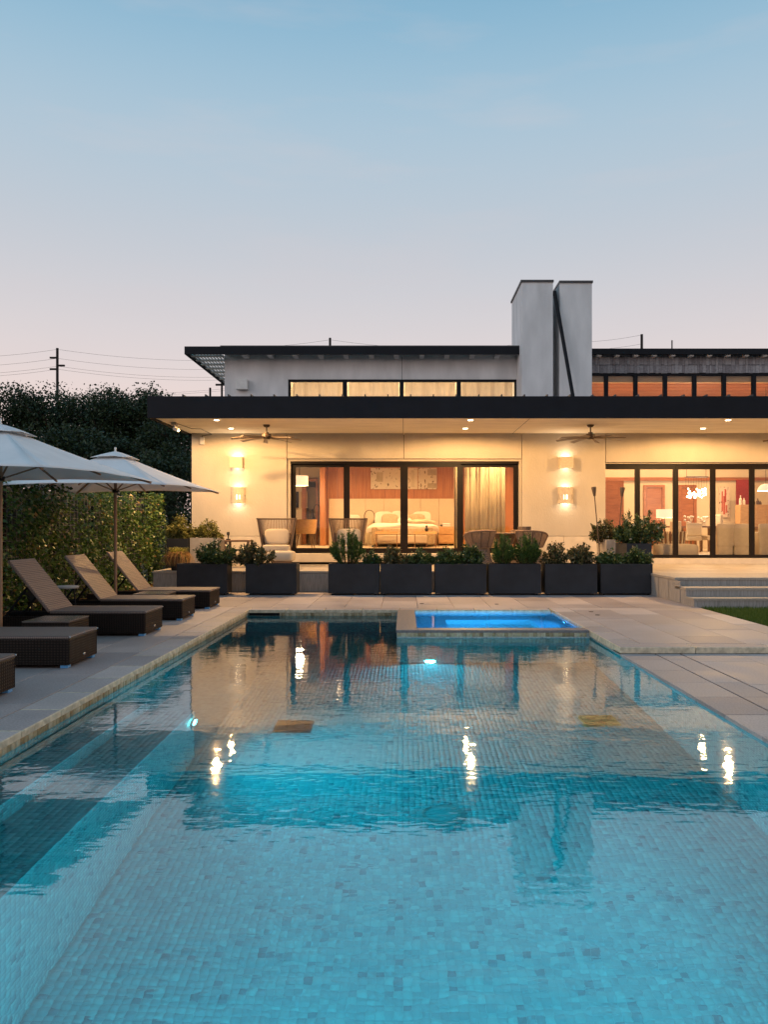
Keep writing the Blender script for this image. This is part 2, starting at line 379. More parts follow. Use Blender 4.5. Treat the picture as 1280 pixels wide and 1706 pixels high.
# water: refracting surface with slow ripples
def water_mat(name, amp, tint):
    m, nt, b = newmat(name); nt.nodes.remove(b)
    g = N(nt, 'ShaderNodeBsdfRefraction'); g.inputs['IOR'].default_value = 1.333; g.inputs['Roughness'].default_value = 0.025; g.inputs['Color'].default_value = (*tint, 1)
    rf = N(nt, 'ShaderNodeBsdfGlossy'); rf.inputs['Roughness'].default_value = 0.03
    fr = N(nt, 'ShaderNodeFresnel'); fr.inputs[0].default_value = 2.6; mxs = N(nt, 'ShaderNodeMixShader')
    t = N(nt, 'ShaderNodeTexCoord')
    def nz(s, stretch, det):
        mp = N(nt, 'ShaderNodeMapping'); mp.inputs['Scale'].default_value = stretch
        n = N(nt, 'ShaderNodeTexNoise'); n.inputs['Scale'].default_value = s; n.inputs['Detail'].default_value = det; n.inputs['Roughness'].default_value = .5
        nt.links.new(t.outputs['Object'], mp.inputs[0]); nt.links.new(mp.outputs[0], n.inputs[0]); return n.outputs[0]
    def math_(op, a, b):
        n = N(nt, 'ShaderNodeMath', operation=op)
        for i, q in enumerate((a, b)):
            if isinstance(q, (int, float)): n.inputs[i].default_value = q
            else: nt.links.new(q, n.inputs[i])
        return n.outputs[0]
    a = nz(1.3, (.45, 1, 1), 1); c = nz(7, (.6, 1, 1), 1); e = nz(24, (.5, 1, 1), 1); msk = nz(.55, (.5, 1, 1), 2)
    mr = N(nt, 'ShaderNodeMapRange'); mr.inputs[1].default_value = .40; mr.inputs[2].default_value = .66; mr.inputs[3].default_value = .42; mr.inputs[4].default_value = 1.1
    nt.links.new(msk, mr.inputs[0])
    fine = math_('MULTIPLY', math_('ADD', math_('MULTIPLY', c, .20), math_('MULTIPLY', e, .075)), mr.outputs[0])
    ht = math_('ADD', math_('MULTIPLY', a, .32), fine)
    bp = N(nt, 'ShaderNodeBump'); bp.inputs['Strength'].default_value = 1; bp.inputs['Distance'].default_value = amp
    nt.links.new(ht, bp.inputs['Height'])
    for n in (g, rf, fr): nt.links.new(bp.outputs[0], n.inputs['Normal'])
    nt.links.new(fr.outputs[0], mxs.inputs[0]); nt.links.new(g.outputs[0], mxs.inputs[1]); nt.links.new(rf.outputs[0], mxs.inputs[2])
    nt.links.new(mxs.outputs[0], nt.nodes['Material Output'].inputs[0]); return m
M['water'] = water_mat('pool_water', .011, (.28, .88, .98))
M['spa_water'] = water_mat('spa_water', .008, (.55, .90, 1))

# ------------------------------------------------------------------ ground, pool, decks
PX0, PX1, PY0, PY1 = -2.45, 2.35, .9, 12.5      # pool
WZ = -.095; DEP = -1.80                          # water level, floor level
SPX, SPY = -.085, 10.03                          # spa left / front outer faces
T = .42; W = 19.1; YT = 15.9                     # terrace height, house wall plane, terrace front

# ground: big sheet with a hole for pool and decks
g = MB(); xs = [-900, -6.3, 4.8, 900]; ys = [-900, -1.5, 15.9, 1500]
for i in range(3):
    for j in range(3):
        if i == 1 and j == 1: continue
        g.add([(xs[i],ys[j],-.06),(xs[i+1],ys[j],-.06),(xs[i+1],ys[j+1],-.06),(xs[i],ys[j+1],-.06)], [(0,1,2,3)])
tag(g.build('ground', M['ground']), kind='structure')

def frustum_tiles(P0, U, V, Nn, nu, nv, size, gap=.002, h=.002, rn=None, skip=None):
    """array of little bevelled tiles on a plane: P0 corner, U,V unit vectors, Nn normal -> verts, quads"""
    P0, U, V, Nn = (np.array(a, float) for a in (P0, U, V, Nn))
    iu, iv = np.meshgrid(np.arange(nu), np.arange(nv), indexing='ij'); iu = iu.ravel(); iv = iv.ravel()
    if skip is not None:
        k = ~skip(iu, iv); iu = iu[k]; iv = iv[k]
    n = len(iu)
    c = P0 + np.outer((iu+.5)*size, U) + np.outer((iv+.5)*size, V)
    hs = size/2 - gap/2 - rng.uniform(0, .0006, n)
    hh = h + rng.uniform(-.0006, .0006, n)
    q = []
    for (a, b_) in ((-1,-1),(1,-1),(1,1),(-1,1)):
        q.append(c + np.outer(a*hs, U) + np.outer(b_*hs, V))
    for (a, b_) in ((-1,-1),(1,-1),(1,1),(-1,1)):
        q.append(c + np.outer(a*(hs-.0015), U) + np.outer(b_*(hs-.0015), V) + np.outer(hh, Nn))
    Vt = np.stack(q, 1).reshape(-1, 3)
    base = (np.arange(n)*8)[:, None]
    Q = np.array([(4,5,6,7),(0,1,5,4),(1,2,6,5),(2,3,7,6),(3,0,4,7)])
    return Vt, (base[:, :, None] + Q[None]).reshape(-1, 4)
def join(parts):
    Vs = []; Fs = []; o = 0
    for v, f_ in parts: Vs.append(v); Fs.append(f_ + o); o += len(v)
    return np.concatenate(Vs), np.concatenate(Fs)

S = .044
pool = thing('swimming_pool', 'long tiled swimming pool with glowing turquoise water and left side steps', 'pool', (0, PY0, DEP))
LA, LB, LY = -2.11, -1.72, 6.55                  # step edges (x) and far end of the steps
ZA, ZB = WZ-.19, WZ-.48
# shell
sh = MB()
sh.box(PX0-.3, PX1+.3, PY0-.3, PY1+.3, DEP-.3, DEP-.008)
sh.box(PX0-.3, PX0-.008, PY0-.3, PY1+.3, DEP-.008, -.045)
sh.box(PX1+.008, PX1+.3, PY0-.3, PY1+.3, DEP-.008, -.13)
sh.box(PX0-.008, PX1+.008, PY0-.3, PY0-.008, DEP-.008, -.045)
sh.box(PX0-.008, PX1+.008, PY1+.008, PY1+.3, DEP-.008, -.045)
sh.build('shell', M['grout'], pool, world=True)
stp = MB(); stp.box(PX0-.004, LB-.006, PY0-.004, LY, DEP-.004, ZB-.006); stp.box(PX0-.002, LA-.006, PY0-.002, LY-.002, ZB-.006, ZA-.006)
steps_ = stp.build('pool_step', M['grout'], pool, world=True)
# floor tiles: 300 that show largest are single objects, the rest one tiling
fl0x = LB; nfx = int((PX1-fl0x)/S); nfy = int((PY1-PY0)/S)
row0 = int((3.40-PY0)/S)
def single(iu, iv):
    X = fl0x + (iu+.5)*S; Y = PY0 + (iv+.5)*S
    return (iv >= row0) & (iv < row0+4) & (X > -1.72) & (X < -1.72 + 75*S)
floor = MB().box(fl0x, PX1, PY0, PY1, DEP-.012, DEP-.004).build('pool_floor', M['grout'], pool, world=True)
v, f_ = frustum_tiles((fl0x, PY0, DEP-.004), (1,0,0), (0,1,0), (0,0,1), nfx, nfy, S, skip=single)
o = link('mosaic', fastmesh('mosaic', v, f_), M['tile'], floor, True); tag(o, kind='stuff')
tme = MB().cbox(-S/2+.001, S/2-.001, -S/2+.001, S/2-.001, -.001, .002, .0015).mesh('tile'); tme.materials.append(M['tile_o'])
for iv in range(row0, row0+4):
    for iu in range(75):
        link('tile', tme, None, floor, loc=(fl0x+(iu+.5)*S, PY0+(iv+.5)*S, DEP-.004)).matrix_parent_inverse = Matrix.Identity(4)
# wall and step tiling
def wallt(name, parts, parent=pool):
    v, f_ = join(parts); o = link(name, fastmesh(name, v, f_), M['tile'], parent, True); tag(o, kind='stuff'); return o
zt = WZ+.012
wallt('wall_mosaic', [
    frustum_tiles((PX1+.008, PY0, DEP), (0,1,0), (0,0,1), (-1,0,0), int((PY1-PY0)/S), int((zt-DEP)/S), S),
    frustum_tiles((PX0, PY1+.008, DEP), (1,0,0), (0,0,1), (0,-1,0), int((SPX-PX0)/S), int((zt-DEP)/S), S),
    frustum_tiles((PX0-.008, LY, DEP), (0,1,0), (0,0,1), (1,0,0), int((PY1-LY)/S), int((zt-DEP)/S), S),
    frustum_tiles((PX0-.008, PY0, ZA), (0,1,0), (0,0,1), (1,0,0), int((LY-PY0)/S), int((zt-ZA)/S)+1, S),
    frustum_tiles((PX0, PY0-.008, DEP), (1,0,0), (0,0,1), (0,1,0), int((PX1-PX0)/S), int((zt-DEP)/S), S)])
wallt('step_mosaic', [
    frustum_tiles((LA, PY0, ZB-.006), (1,0,0), (0,1,0), (0,0,1), int((LB-LA)/S), int((LY-PY0)/S), S),
    frustum_tiles((PX0, PY0, ZA-.006), (1,0,0), (0,1,0), (0,0,1), int((LA-PX0)/S), int((LY-PY0)/S), S),
    frustum_tiles((LB-.006, PY0, DEP), (0,1,0), (0,0,1), (1,0,0), int((LY-PY0)/S), int((ZB-DEP)/S), S),
    frustum_tiles((LA-.006, PY0, ZB), (0,1,0), (0,0,1), (1,0,0), int((LY-PY0)/S), int((ZA-ZB)/S), S),
    frustum_tiles((LB, LY, DEP), (-1,0,0), (0,0,1), (0,1,0), int((LB-PX0)/S), int((ZB-DEP)/S), S)], steps_)
# waterline tile band and coping stones
wb = []
for (P0, U, L, Nn) in (((PX0, 3.0, -.045), (0,1,0), PY1-3.0, (1,0,0)), ((PX0, PY1, -.045), (1,0,0), SPX-PX0, (0,-1,0))):
    wb.append(frustum_tiles((P0[0]-Nn[0]*.004, P0[1]-Nn[1]*.004, -.045-.058), U, (0,0,1), Nn, int(L/.058), 1, .058))
v, f_ = join(wb); link('waterline_band', fastmesh('waterline_band', v, f_), M['wtile'], pool, True)['kind'] = 'stuff'
CW = .30
def two_mat(me):
    me.materials.append(M['paver']); me.materials.append(M['coping'])
    for p in me.polygons: p.material_index = 1 if p.normal.z < .9 else 0
    return me
cme = MB().cbox(-CW, 0, -.2925, .2925, -.045, 0, .006).mesh('coping_stone'); two_mat(cme)
y = PY1 + .285
k = 0
while y > PY0 + .3:
    link('coping_stone', cme, None, pool, True, loc=(PX0+.012, y-.297, .0)); y -= .593; k += 1
cm2 = MB().cbox(-.2925, .2925, 0, CW, -.045, 0, .006).mesh('coping_stone'); two_mat(cm2)
x = PX0 + .012
while x < 2.1:
    link('coping_stone', cm2, None, pool, True, loc=(x+.297, PY1-.012, .0)); x += .593
for i in range(8): link('coping_stone', cm2, None, pool, True, loc=(PX0+.012+.297+i*.593, PY0-CW+.012, .0))
# right upper deck coping along the pool and along the step down
cm3 = MB().cbox(0, CW, -.2925, .2925, -.07, 0, .006).mesh('coping_stone'); two_mat(cm3)
y = PY1 + .285
for i in range(6):
    link('coping_stone', cm3, None, pool, True, loc=(PX1-.012, y-.297, .0)); y -= .593
cm5 = MB().cbox(0, CW, 8.885, y-.003, -.07, 0, .006).mesh('coping_stone'); two_mat(cm5); link('coping_stone', cm5, None, pool, True, loc=(PX1-.012, 0, 0))
YS = 8.90
cm4 = MB().cbox(-.405, .405, 0, .28, -.064, 0, .006).mesh('coping_stone'); two_mat(cm4)
x = PX1 - .012
for i in range(8): link('coping_stone', cm4, None, pool, True, loc=(x+.41+i*.82, YS-.30, .0))
# skimmer opening as a near-black box in place of its shade; drains
MB().box(PX0+.02, PX0+.50, PY1-.016, PY1-.009, -.090, -.048).build('skimmer_shade', M['dark_void'], pool, world=True)
def drain_rect(cx, cy, wx, wy, col):
    d = MB().box(cx-wx/2, cx+wx/2, cy-wy/2, cy+wy/2, DEP, DEP+.012).build('drain_plate', col, pool, world=True)
    s = MB()
    for i in range(9): s.box(cx-wx/2+.02, cx+wx/2-.02, cy-wy/2+wy*(i+.3)/9, cy-wy/2+wy*(i+.62)/9, DEP+.012, DEP+.017)
    s.build('slot', M['dark_void'], d, world=True)
M['drain_g'] = mat('drain_grey', (.05, .055, .055), .6); M['drain_y'] = mat('drain_tan', (.45, .30, .10), .6)
drain_rect(-1.02, 7.35, .34, .34, M['drain_g']); drain_rect(1.84, 7.5, .34, .34, M['drain_y'])
dr = MB().lathe([(.0,.0),(.165,.0),(.165,.008),(.14,.014),(.0,.014)], 28, (.265, 5.55, DEP)).build('round_drain', M['tile'], pool, world=True, smooth=True)
rg = MB().lathe([(.125,.014),(.14,.016),(.14,.02),(.125,.02),(.125,.014)], 28, (.265, 5.55, DEP), close=False).build('ring', mat('drain_ring', (.46, .27, .24), .5), dr, world=True)
# underwater lamps
def pool_lamp(x, y, z, rz, P, col, lens, spot=R(150), lab='', kind='pool_light'):
    t = thing(kind, lab, 'pool light', (x, y, z), rz, None)
    MB().lathe([(.10,-.004),(.10,.012),(.075,.018),(.075,.006)], 24, close=False).build('bezel', M['chrome'], t, smooth=True, rot=(R(90),0,0))
    MB().lathe([(.0,.010),(.055,.010),(.072,.006)], 20, close=False).build('lens', lens, t, rot=(R(90),0,0))
    lamp('SPOT', t, (0, -.03, 0), P, col, (R(90-8), 0, PI), .06, spot, .9)
    return t
CY = (.02, .73, 1.0)
# local -Y is the direction of the beam
def PL(x, y, z, az, P, lab, col=CY, lens=None, spot=R(160)): return pool_lamp(x, y, z, az, P, col, lens or M['lens_pool'], spot, lab)
PL(px(718, 9.8), SPY-.012, WZ-1.58, 0, 330, 'bright underwater light in the spa front wall below the waterline', spot=R(178))
PL(LB+.012, LY-.10, WZ-.74, R(90), 260, 'underwater light at the far end of the submerged steps')
PL(LB+.012, 2.6, WZ-.75, R(90), 105, 'underwater light in the step riser toward the near end')
PL(PX1-.02, 4.2, WZ-.14, R(-90), 120, 'added unseen fill light high in the right pool wall beside lower deck')  # unseen fill lamp added to brighten the submerged ledge tops
PL(PX1-.02, 2.4, WZ-.35, R(-90), 100, 'underwater light in the right pool wall toward the near end')
PL(-.4, PY0+.02, WZ-.7, R(180), 165, 'underwater light in the near end wall of the pool')
# water
wm = MB(); n = 60
tag(MB().add([(PX0-.02,PY0-.02,WZ),(SPX+.002,PY0-.02,WZ),(SPX+.002,PY1+.02,WZ),(PX0-.02,PY1+.02,WZ),(PX1+.02,PY0-.02,WZ),(PX1+.02,SPY+.002,WZ),(SPX+.002,SPY+.002,WZ)],
   [(0,1,6,2,3),(1,4,5,6)]).build('water', M['water']), kind='structure')

# spa
spa = thing('spa', 'raised square spa with glowing blue water in the pool corner', 'spa', (SPX, SPY, DEP))
IX0, IX1, IY0, IY1 = .17, PX1-.02, 10.24, 12.42
s = MB(); s.box(SPX, IX0, SPY, PY1, DEP, -.006); s.box(IX0, PX1-.002, SPY, IY0, DEP, -.006); s.box(IX0, PX1-.002, IY1, PY1-.001, DEP, -.05); s.box(IX1, PX1-.002, IY0, IY1, DEP, -.05)
s.build('wall', M['grout'], spa, world=True)
cap = MB().cbox(SPX-.012, IX0, SPY-.012, PY1-.012, -.03, .003, .005); cap.cbox(IX0+.003, PX1-.015, SPY-.012, IY0, -.03, .003, .005)
cap.build('cap_stone', mat('spa_cap', (.17, .155, .155), .5, .4, 30, .2, .1, 80), spa, world=True)
bs = MB(); bz = -.50; fx0, fx1, fy0, fy1 = .62, 1.90, 10.75, 11.95
bs.box(IX0, IX1, IY0, fy0, DEP+.3, bz); bs.box(IX0, IX1, fy1, IY1, DEP+.3, bz); bs.box(IX0, fx0, fy0, fy1, DEP+.3, bz); bs.box(fx1, IX1, fy0, fy1, DEP+.3, bz)
bs.build('bench', M['grout'], spa, world=True)
MB().box(fx0, fx1, fy0, fy1, DEP+.3, -.95).build('footwell', M['grout'], spa, world=True)
wallt('wall_mosaic', [
    frustum_tiles((SPX, SPY, DEP), (1,0,0), (0,0,1), (0,-1,0), int((PX1-SPX)/S), int((-.04-DEP)/S), S),
    frustum_tiles((SPX, SPY, DEP), (0,1,0), (0,0,1), (-1,0,0), int((PY1-SPY)/S), int((-.04-DEP)/S), S),
    frustum_tiles((IX0, IY1, bz), (1,0,0), (0,0,1), (0,-1,0), int((IX1-IX0)/S), 10, S),
    frustum_tiles((IX0, IY0, bz), (0,1,0), (0,0,1), (1,0,0), int((IY1-IY0)/S), 10, S),
    frustum_tiles((IX1, IY0, bz), (0,1,0), (0,0,1), (-1,0,0), int((IY1-IY0)/S), 10, S)], spa)
v, f_ = frustum_tiles((SPX, SPY-.003, -.03-.052), (1,0,0), (0,0,1), (0,-1,0), int((PX1-SPX)/.052), 1, .052)
link('waterline_band', fastmesh('waterline_band', v, f_), M['wtile'], spa, True)['kind'] = 'stuff'
tag(MB().add([(IX0-.01,IY0-.01,-.035),(IX1+.01,IY0-.01,-.035),(IX1+.01,IY1+.01,-.035),(IX0-.01,IY1+.01,-.035)], [(0,1,2,3)]).build('spa_water', M['spa_water']), kind='structure')
BL = (.03, .36, 1.0)
PL((IX0+IX1)/2, IY0+.02, -.26, R(180), 320, 'blue underwater light inside the spa front wall', BL, M['lens_spa'])
PL(IX1-.02, 11.4, -.26, R(-90), 190, 'blue underwater light inside the spa wall beside the deck', BL, M['lens_spa'])
PL(fx0+.5, fy0+.01, -.70, R(180), 120, 'pale blue underwater light inside the spa footwell', (.05, .6, 1.0), M['lens_spa'])

# decks
base = MB()
base.box(-6.3, PX0-.31, -1.5, 15.9, -.4, -.048)
base.box(PX0-.31, 4.8, PY1+.31, 15.9, -.4, -.048); base.box(PX1+.31, 4.8, YS-.02, PY1+.3, -.4, -.048)
base.box(PX1+.31, 4.8, -1.5, YS-.02, -.4, -.115); base.box(PX0-.31, PX1+.31, -1.5, PY0-.31, -.4, -.048)
deck = tag(base.build('pool_deck', M['mortar']), kind='structure')
pav = {}
def paver(x0, x1, y0, y1, z, m, parent, th=.04, gap=.006):
    if x1-x0 < .03 or y1-y0 < .03: return
    key = (round(x1-x0, 3), round(y1-y0, 3), m.name)
    if key not in pav:
        a, b_ = (x1-x0)/2-gap/2, (y1-y0)/2-gap/2
        pav[key] = MB().cbox(-a, a, -b_, b_, -th, 0, .003).mesh('paver'); pav[key].materials.append(m)
    link('paver', pav[key], None, parent, loc=((x0+x1)/2, (y0+y1)/2, z+random.uniform(-.0012, .0012)))
def field(x0, x1, y0, y1, z, lx, ly, m, parent, stag=.5, alongx=True):
    j = 0
    if alongx:
        y = y0
        while y < y1-.02:
            ye = min(y+ly, y1); x = x0 - (lx*stag if j % 2 else 0)
            while x < x1-.02:
                paver(max(x, x0), min(x+lx, x1), y, ye, z, m, parent); x += lx
            y = ye; j += 1
    else:
        x = x0
        while x < x1-.02:
            xe = min(x+lx, x1); y = y0 - (ly*stag if j % 2 else 0)
            while y < y1-.02:
                paver(x, xe, max(y, y0), min(y+ly, y1), z, m, parent); y += ly
            x = xe; j += 1
field(-6.2, PX0-.292, 2.9, 15.88, 0, .593, 1.186, M['paver'], deck, .5, False)
field(PX0-.29, 4.78, PY1+.292, 15.88, 0, .593, 1.186, M['paver'], deck, .5, False)
field(PX1+.292, 4.78, YS-.015, PY1+.29, 0, .593, 1.186, M['paver'], deck, .5, False)
ZL = -.067
field(PX1-.01, PX1+.36, -1.4, YS-.305, ZL, .37, .60, M['paver'], deck, 0, False)
field(PX1+.372, PX1+.63, -1.4, YS-.305, ZL, .26, .60, M['paver'], deck, 0, False)
field(PX1+.645, 4.78, -1.4, YS-.305, ZL, .593, 1.186, M['paver'], deck, .5, False)
field(-6.2, PX0-.292, -1.4, 2.9, 0, .593, 1.186, M['paver'], deck, .5, False)
field(PX0-.29, PX1+.3, -1.4, PY0-.292, 0, .593, .55, M['paver'], deck, 0, False)
# small deck drains
for i, (x, y) in enumerate(((px(703, 13.6), 13.5), (px(826, 13.6), 13.4), (px(983, 12.3), 12.2), (px(995, 11.8), 11.75))):
    tag(MB().lathe([(.035, 0), (.035, .004), (.02, .004)], 12, (x, y, .001)).build('deck_drain', M['dark_void']),
        ['small round deck drain between spa and fifth planter', 'small round deck drain between spa and third planter', 'small round deck drain beside the spa, planter side', 'small round deck drain beside the spa, lawn side'][i], 'drain', 'small round deck drains')

# lawn
lw = MB(); lw.add([(4.8,-3,-.03),(60,-3,-.03),(60,12.95,-.03),(4.8,12.95,-.03)], [(0,1,2,3)])
tag(lw.build('lawn', M['lawn']), kind='structure')
nb = 42000; X = 4.83 + 3.4*rng.random(nb)**1.2; Y = rng.uniform(8.6, 12.92, nb); h = rng.uniform(.03, .075, nb); a = rng.uniform(0, 2*PI, nb); wd = rng.uniform(.003, .006, nb)
ln = rng.normal(0, .018, (nb, 2)); z0 = np.full(nb, -.032)
v = np.stack([np.stack([X-np.cos(a)*wd, Y-np.sin(a)*wd, z0], 1), np.stack([X+np.cos(a)*wd, Y+np.sin(a)*wd, z0], 1), np.stack([X+ln[:,0], Y+ln[:,1], z0+h], 1)], 1).reshape(-1, 3)
o = link('grass', fastmesh('grass', v, np.arange(nb*3).reshape(-1, 3)), M['grass'])
tag(o, 'short green lawn grass beside the stone steps', 'grass', kind='stuff')

# terrace
tb = MB(); tb.box(-5.02, 4.73, YT+.03, W+10, -.1, T-.045); tb.box(4.73, 14, 13.87, W+10, -.1, T-.045)
ter = tag(tb.build('terrace', M['riser_stone']), kind='structure')
field(-5.03, 4.70, YT, W-.02, T, .9, .62, M['paver_t'], ter, .5, True)
field(4.705, 13.9, 13.82, W-.02, T, .9, .62, M['paver_t'], ter, .5, True)
x = -5.0
rise = MB().cbox(-.298, .298, 0, .02, 0, T-.05, .002).mesh('riser_slab'); rise.materials.append(M['riser_stone'])
while x < 4.6:
    link('riser_slab', rise, None, ter, loc=(x+.3, YT+.012, .004)); x += .6
for i in range(4):
    link('riser_slab', rise, None, ter, loc=(4.72, YT-.33-i*.56, .004), rot=(0, 0, -PI/2))
st = thing('terrace_steps', 'wide grey stone steps leading from lawn up to terrace', 'steps', (4.73, 12.94, -.03))
for i, (ya, yb, zt_) in enumerate(((12.94, 13.33, .14), (13.31, 13.85, .28))):
    b_ = MB().box(4.73, 14, ya+.012, yb, -.03, zt_-.04).build('riser', M['riser_stone'], st, world=True)
    x = 4.72
    while x < 13.5:
        MB().cbox(x, x+1.196, ya, yb-.022, zt_-.04, zt_, .004).build('tread', M['paver_t'], b_, world=True); x += 1.2
x = 4.73
MB().box(4.735, 14, 13.84, 13.87, .24, T-.042).build('riser', M['riser_stone'], st, world=True)

# ------------------------------------------------------------------ house
house = thing('house', 'low modern white stucco house with black flat roofs and lit terrace', 'house', (0, W, T))
ZC = 3.545                                       # soffit height
XL = px(319, W); OL = px(478, W); OR_ = px(870, W); RL = px(1010, W); XR = 13.6
OT = pz(764, W); RT = pz(770, W)
def hb(name, m, *a, parent=house, **k):
    return MB().box(*a).build(name, m, parent, world=True, **k)
G = .006
ZB_ = 1.075
for (x0, x1, z0, z1) in ((XL, OL-G, ZB_+.008, ZC), (OL+G, -G, OT, ZC), (G, OR_-G, OT, ZC), (OR_+G, RL-G, ZB_+.008, ZC), (RL+G, XR, RT, ZC)):
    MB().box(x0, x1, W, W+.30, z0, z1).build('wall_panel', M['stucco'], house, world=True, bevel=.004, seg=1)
# short pieces beside the openings at the base
for (x0, x1) in ((XL, OL-G), (OR_+G, RL-G)):
    n = max(2, round((x1-x0)/.9)); d = (x1-x0)/n
    for i in range(n): MB().box(x0+i*d+.002, x0+(i+1)*d-.002, W-.008, W+.30, T, ZB_).build('base_slab', M['base_stone'], house, world=True, bevel=.003, seg=1)
hb('wall_backing', M['dark_void'], XL+.05, OL-.05, W+.28, W+.36, T, ZC); hb('wall_backing', M['dark_void'], OR_+.05, RL-.05, W+.28, W+.36, T, ZC)
hb('wall_backing', M['dark_void'], OL-.05, OR_+.05, W+.28, W+.36, OT+.01, ZC); hb('wall_backing', M['dark_void'], RL-.05, XR, W+.28, W+.36, RT+.01, ZC)
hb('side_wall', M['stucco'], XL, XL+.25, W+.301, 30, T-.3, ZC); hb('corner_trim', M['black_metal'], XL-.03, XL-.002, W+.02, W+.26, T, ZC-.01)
# lower roof
FY = 16.1; FX = px(245, FY)
roof = hb('lower_roof', M['soffit'], FX+.05, XR, FY+.045, 20.6, ZC+.002, 3.84)
MB().box(FX, XR, FY, FY+.04, 3.50, pz(660, FY)).box(FX, FX+.045, FY+.041, W+1.4, 3.50, pz(660, FY)).build('fascia', M['black_metal'], roof, world=True, bevel=.004, seg=1)
hb('roof_sheet', M['roof_metal'], FX+.05, XR, FY+.05, 20.55, 3.845, 3.90, parent=roof)
x = FX+.25
while x < XR:
    MB().box(x-.012, x+.012, FY+.01, 20.5, 3.90, 3.985).build('standing_seam', M['roof_metal'], roof, world=True); x += .462
# soffit joint battens (thin reveal lines) across the ceiling
for xj in (px(672, 17.6), px(870, 17.6)): hb('soffit_joint', M['mortar'], xj-.004, xj+.004, FY+.1, W-.01, ZC-.001, ZC+.001, parent=roof)

# upper storey, left volume
UY = 20.2; UXL = px(374, UY); UXR = px(866, UY); UT = 5.80
wl_, wr, wt, wb_ = px(480, UY), px(862, UY), pz(632, UY), 4.25
hb('upper_wall', M['stucco_up'], UXL, wl_, UY, UY+.25, 3.85, UT); hb('upper_wall', M['stucco_up'], wr, UXR+.1, UY, UY+.25, 3.85, UT)
jx = px(670, UY)
hb('upper_wall', M['stucco_up'], wl_, jx-.005, UY, UY+.25, wt, UT); hb('upper_wall', M['stucco_up'], jx+.005, wr, UY, UY+.25, wt, UT)
hb('upper_wall', M['stucco_up'], wl_, wr, UY, UY+.25, 3.85, wb_); hb('upper_light_block', M['dark_void'], jx-.05, jx+.05, UY+.251, UY+.28, wt, UT); hb('upper_side_wall', M['stucco_up'], UXL, UXL+.25, UY+.251, 27, 3.85, UT)  # dark strip added behind the joint to block light from the room
def clerestory(edges, y0, zb, zt_, depth=.10, th=.06):
    for i in range(len(edges)-1):
        a, b_ = edges[i], edges[i+1]
        f_ = MB().box(a, a+th, y0, y0+depth, zb, zt_).box(b_-th, b_, y0, y0+depth, zb, zt_).box(a+th, b_-th, y0, y0+depth, zt_-th, zt_).box(a+th, b_-th, y0, y0+depth, zb, zb+th).build('window', M['black_metal'], house, world=True)
        MB().box(a+th, b_-th, y0+.04, y0+.052, zb+th, zt_-th).build('pane', M['glass'], f_, world=True)
clerestory([wl_, px(574.5, UY), px(669.5, UY), px(765, UY), wr], UY+.02, wb_, wt, th=.055)
# room behind the upper windows
hb('clerestory_wall', M['int_wall'], UXL+.3, UXR, 23.5, 23.6, 3.85, UT)
hb('clerestory_ceiling', M['int_wall'], UXL+.26, UXR, UY+.26, 23.5, 5.35, 5.40)
# sheer shades inside the upper windows
for i in range(4):
    e = [wl_, px(574.5, UY), px(669.5, UY), px(765, UY), wr]; n = 40; s = MB(); vv = []; ff = []
    for k in range(n+1):
        u = k/n; xx = e[i]+.08+(e[i+1]-e[i]-.16)*u
        yy = UY+.30+.03*math.sin(u*21+i)+.02*math.sin(u*47+i*2)
        vv += [(xx, yy, wb_), (xx, yy+.02*math.sin(u*9), wt+.05)]
    for k in range(n): ff.append((2*k, 2*k+2, 2*k+3, 2*k+1))
    s.add(vv, ff).build('window_shade', mat('sheer%d' % i, (.78, .66, .52), .9, .1, 1.2, .10, trans=.5), house, world=True, smooth=True)
# upper left roof with slatted overhang
EY = 19.7; EXL = px(307, EY); zt_, zb = pz(577, EY), pz(590, EY)
ur = hb('upper_roof', M['stucco_up'], UXL, UXR+.05, EY+.05, 27, zb+.09, zt_-.03)
MB().box(EXL, px(868.5, EY), EY, EY+.05, zb, zt_).box(EXL, EXL+.05, EY+.051, 26, zb, zt_).build('fascia', M['black_metal'], ur, world=True)
hb('roof_edge', M['roof_metal'], UXL, px(868, EY), EY+.01, EY+.3, zt_, zt_+.025, parent=ur)
hb('roof_sheet', M['roof_metal'], UXL, UXR, EY+.3, 27, zt_-.028, zt_, parent=ur)
y = EY+.35
while y < 26:
    MB().box(EXL+.051, UXL-.002, y, y+.16, zb+.031, zb+.06).build('cross_beam', M['white_trim'], ur, world=True); y += .52
for i in range(10): hb('slat', M['white_trim'], EXL+.07+i*.079, EXL+.105+i*.079, EY+.06, 26, zb+.061, zb+.085, parent=ur)
pxs = 412
while pxs < 860:
    xx = px(pxs, 20.2); MB().box(xx-.06, xx+.06, EY+.06, UY-.002, zb-.02, zb+.088).build('rafter_tail', M['stucco_up'], ur, world=True); pxs += 41.5
# box flood light on upper wall
t = thing('wall_flood_box', 'small white square box light on upper wall above the roof', 'wall light', (px(404.5, UY), UY, 4.95))
xx = px(404.5, UY); MB().box(xx-.145, xx+.145, UY-.16, UY-.02, pz(649, UY-.1), pz(632, UY-.1)).build('housing', M['white_trim'], t, world=True, bevel=.01)
MB().box(xx-.05, xx+.05, UY-.021, UY-.001, 4.86, 4.96).build('bracket', M['screen_grey'], t, world=True)

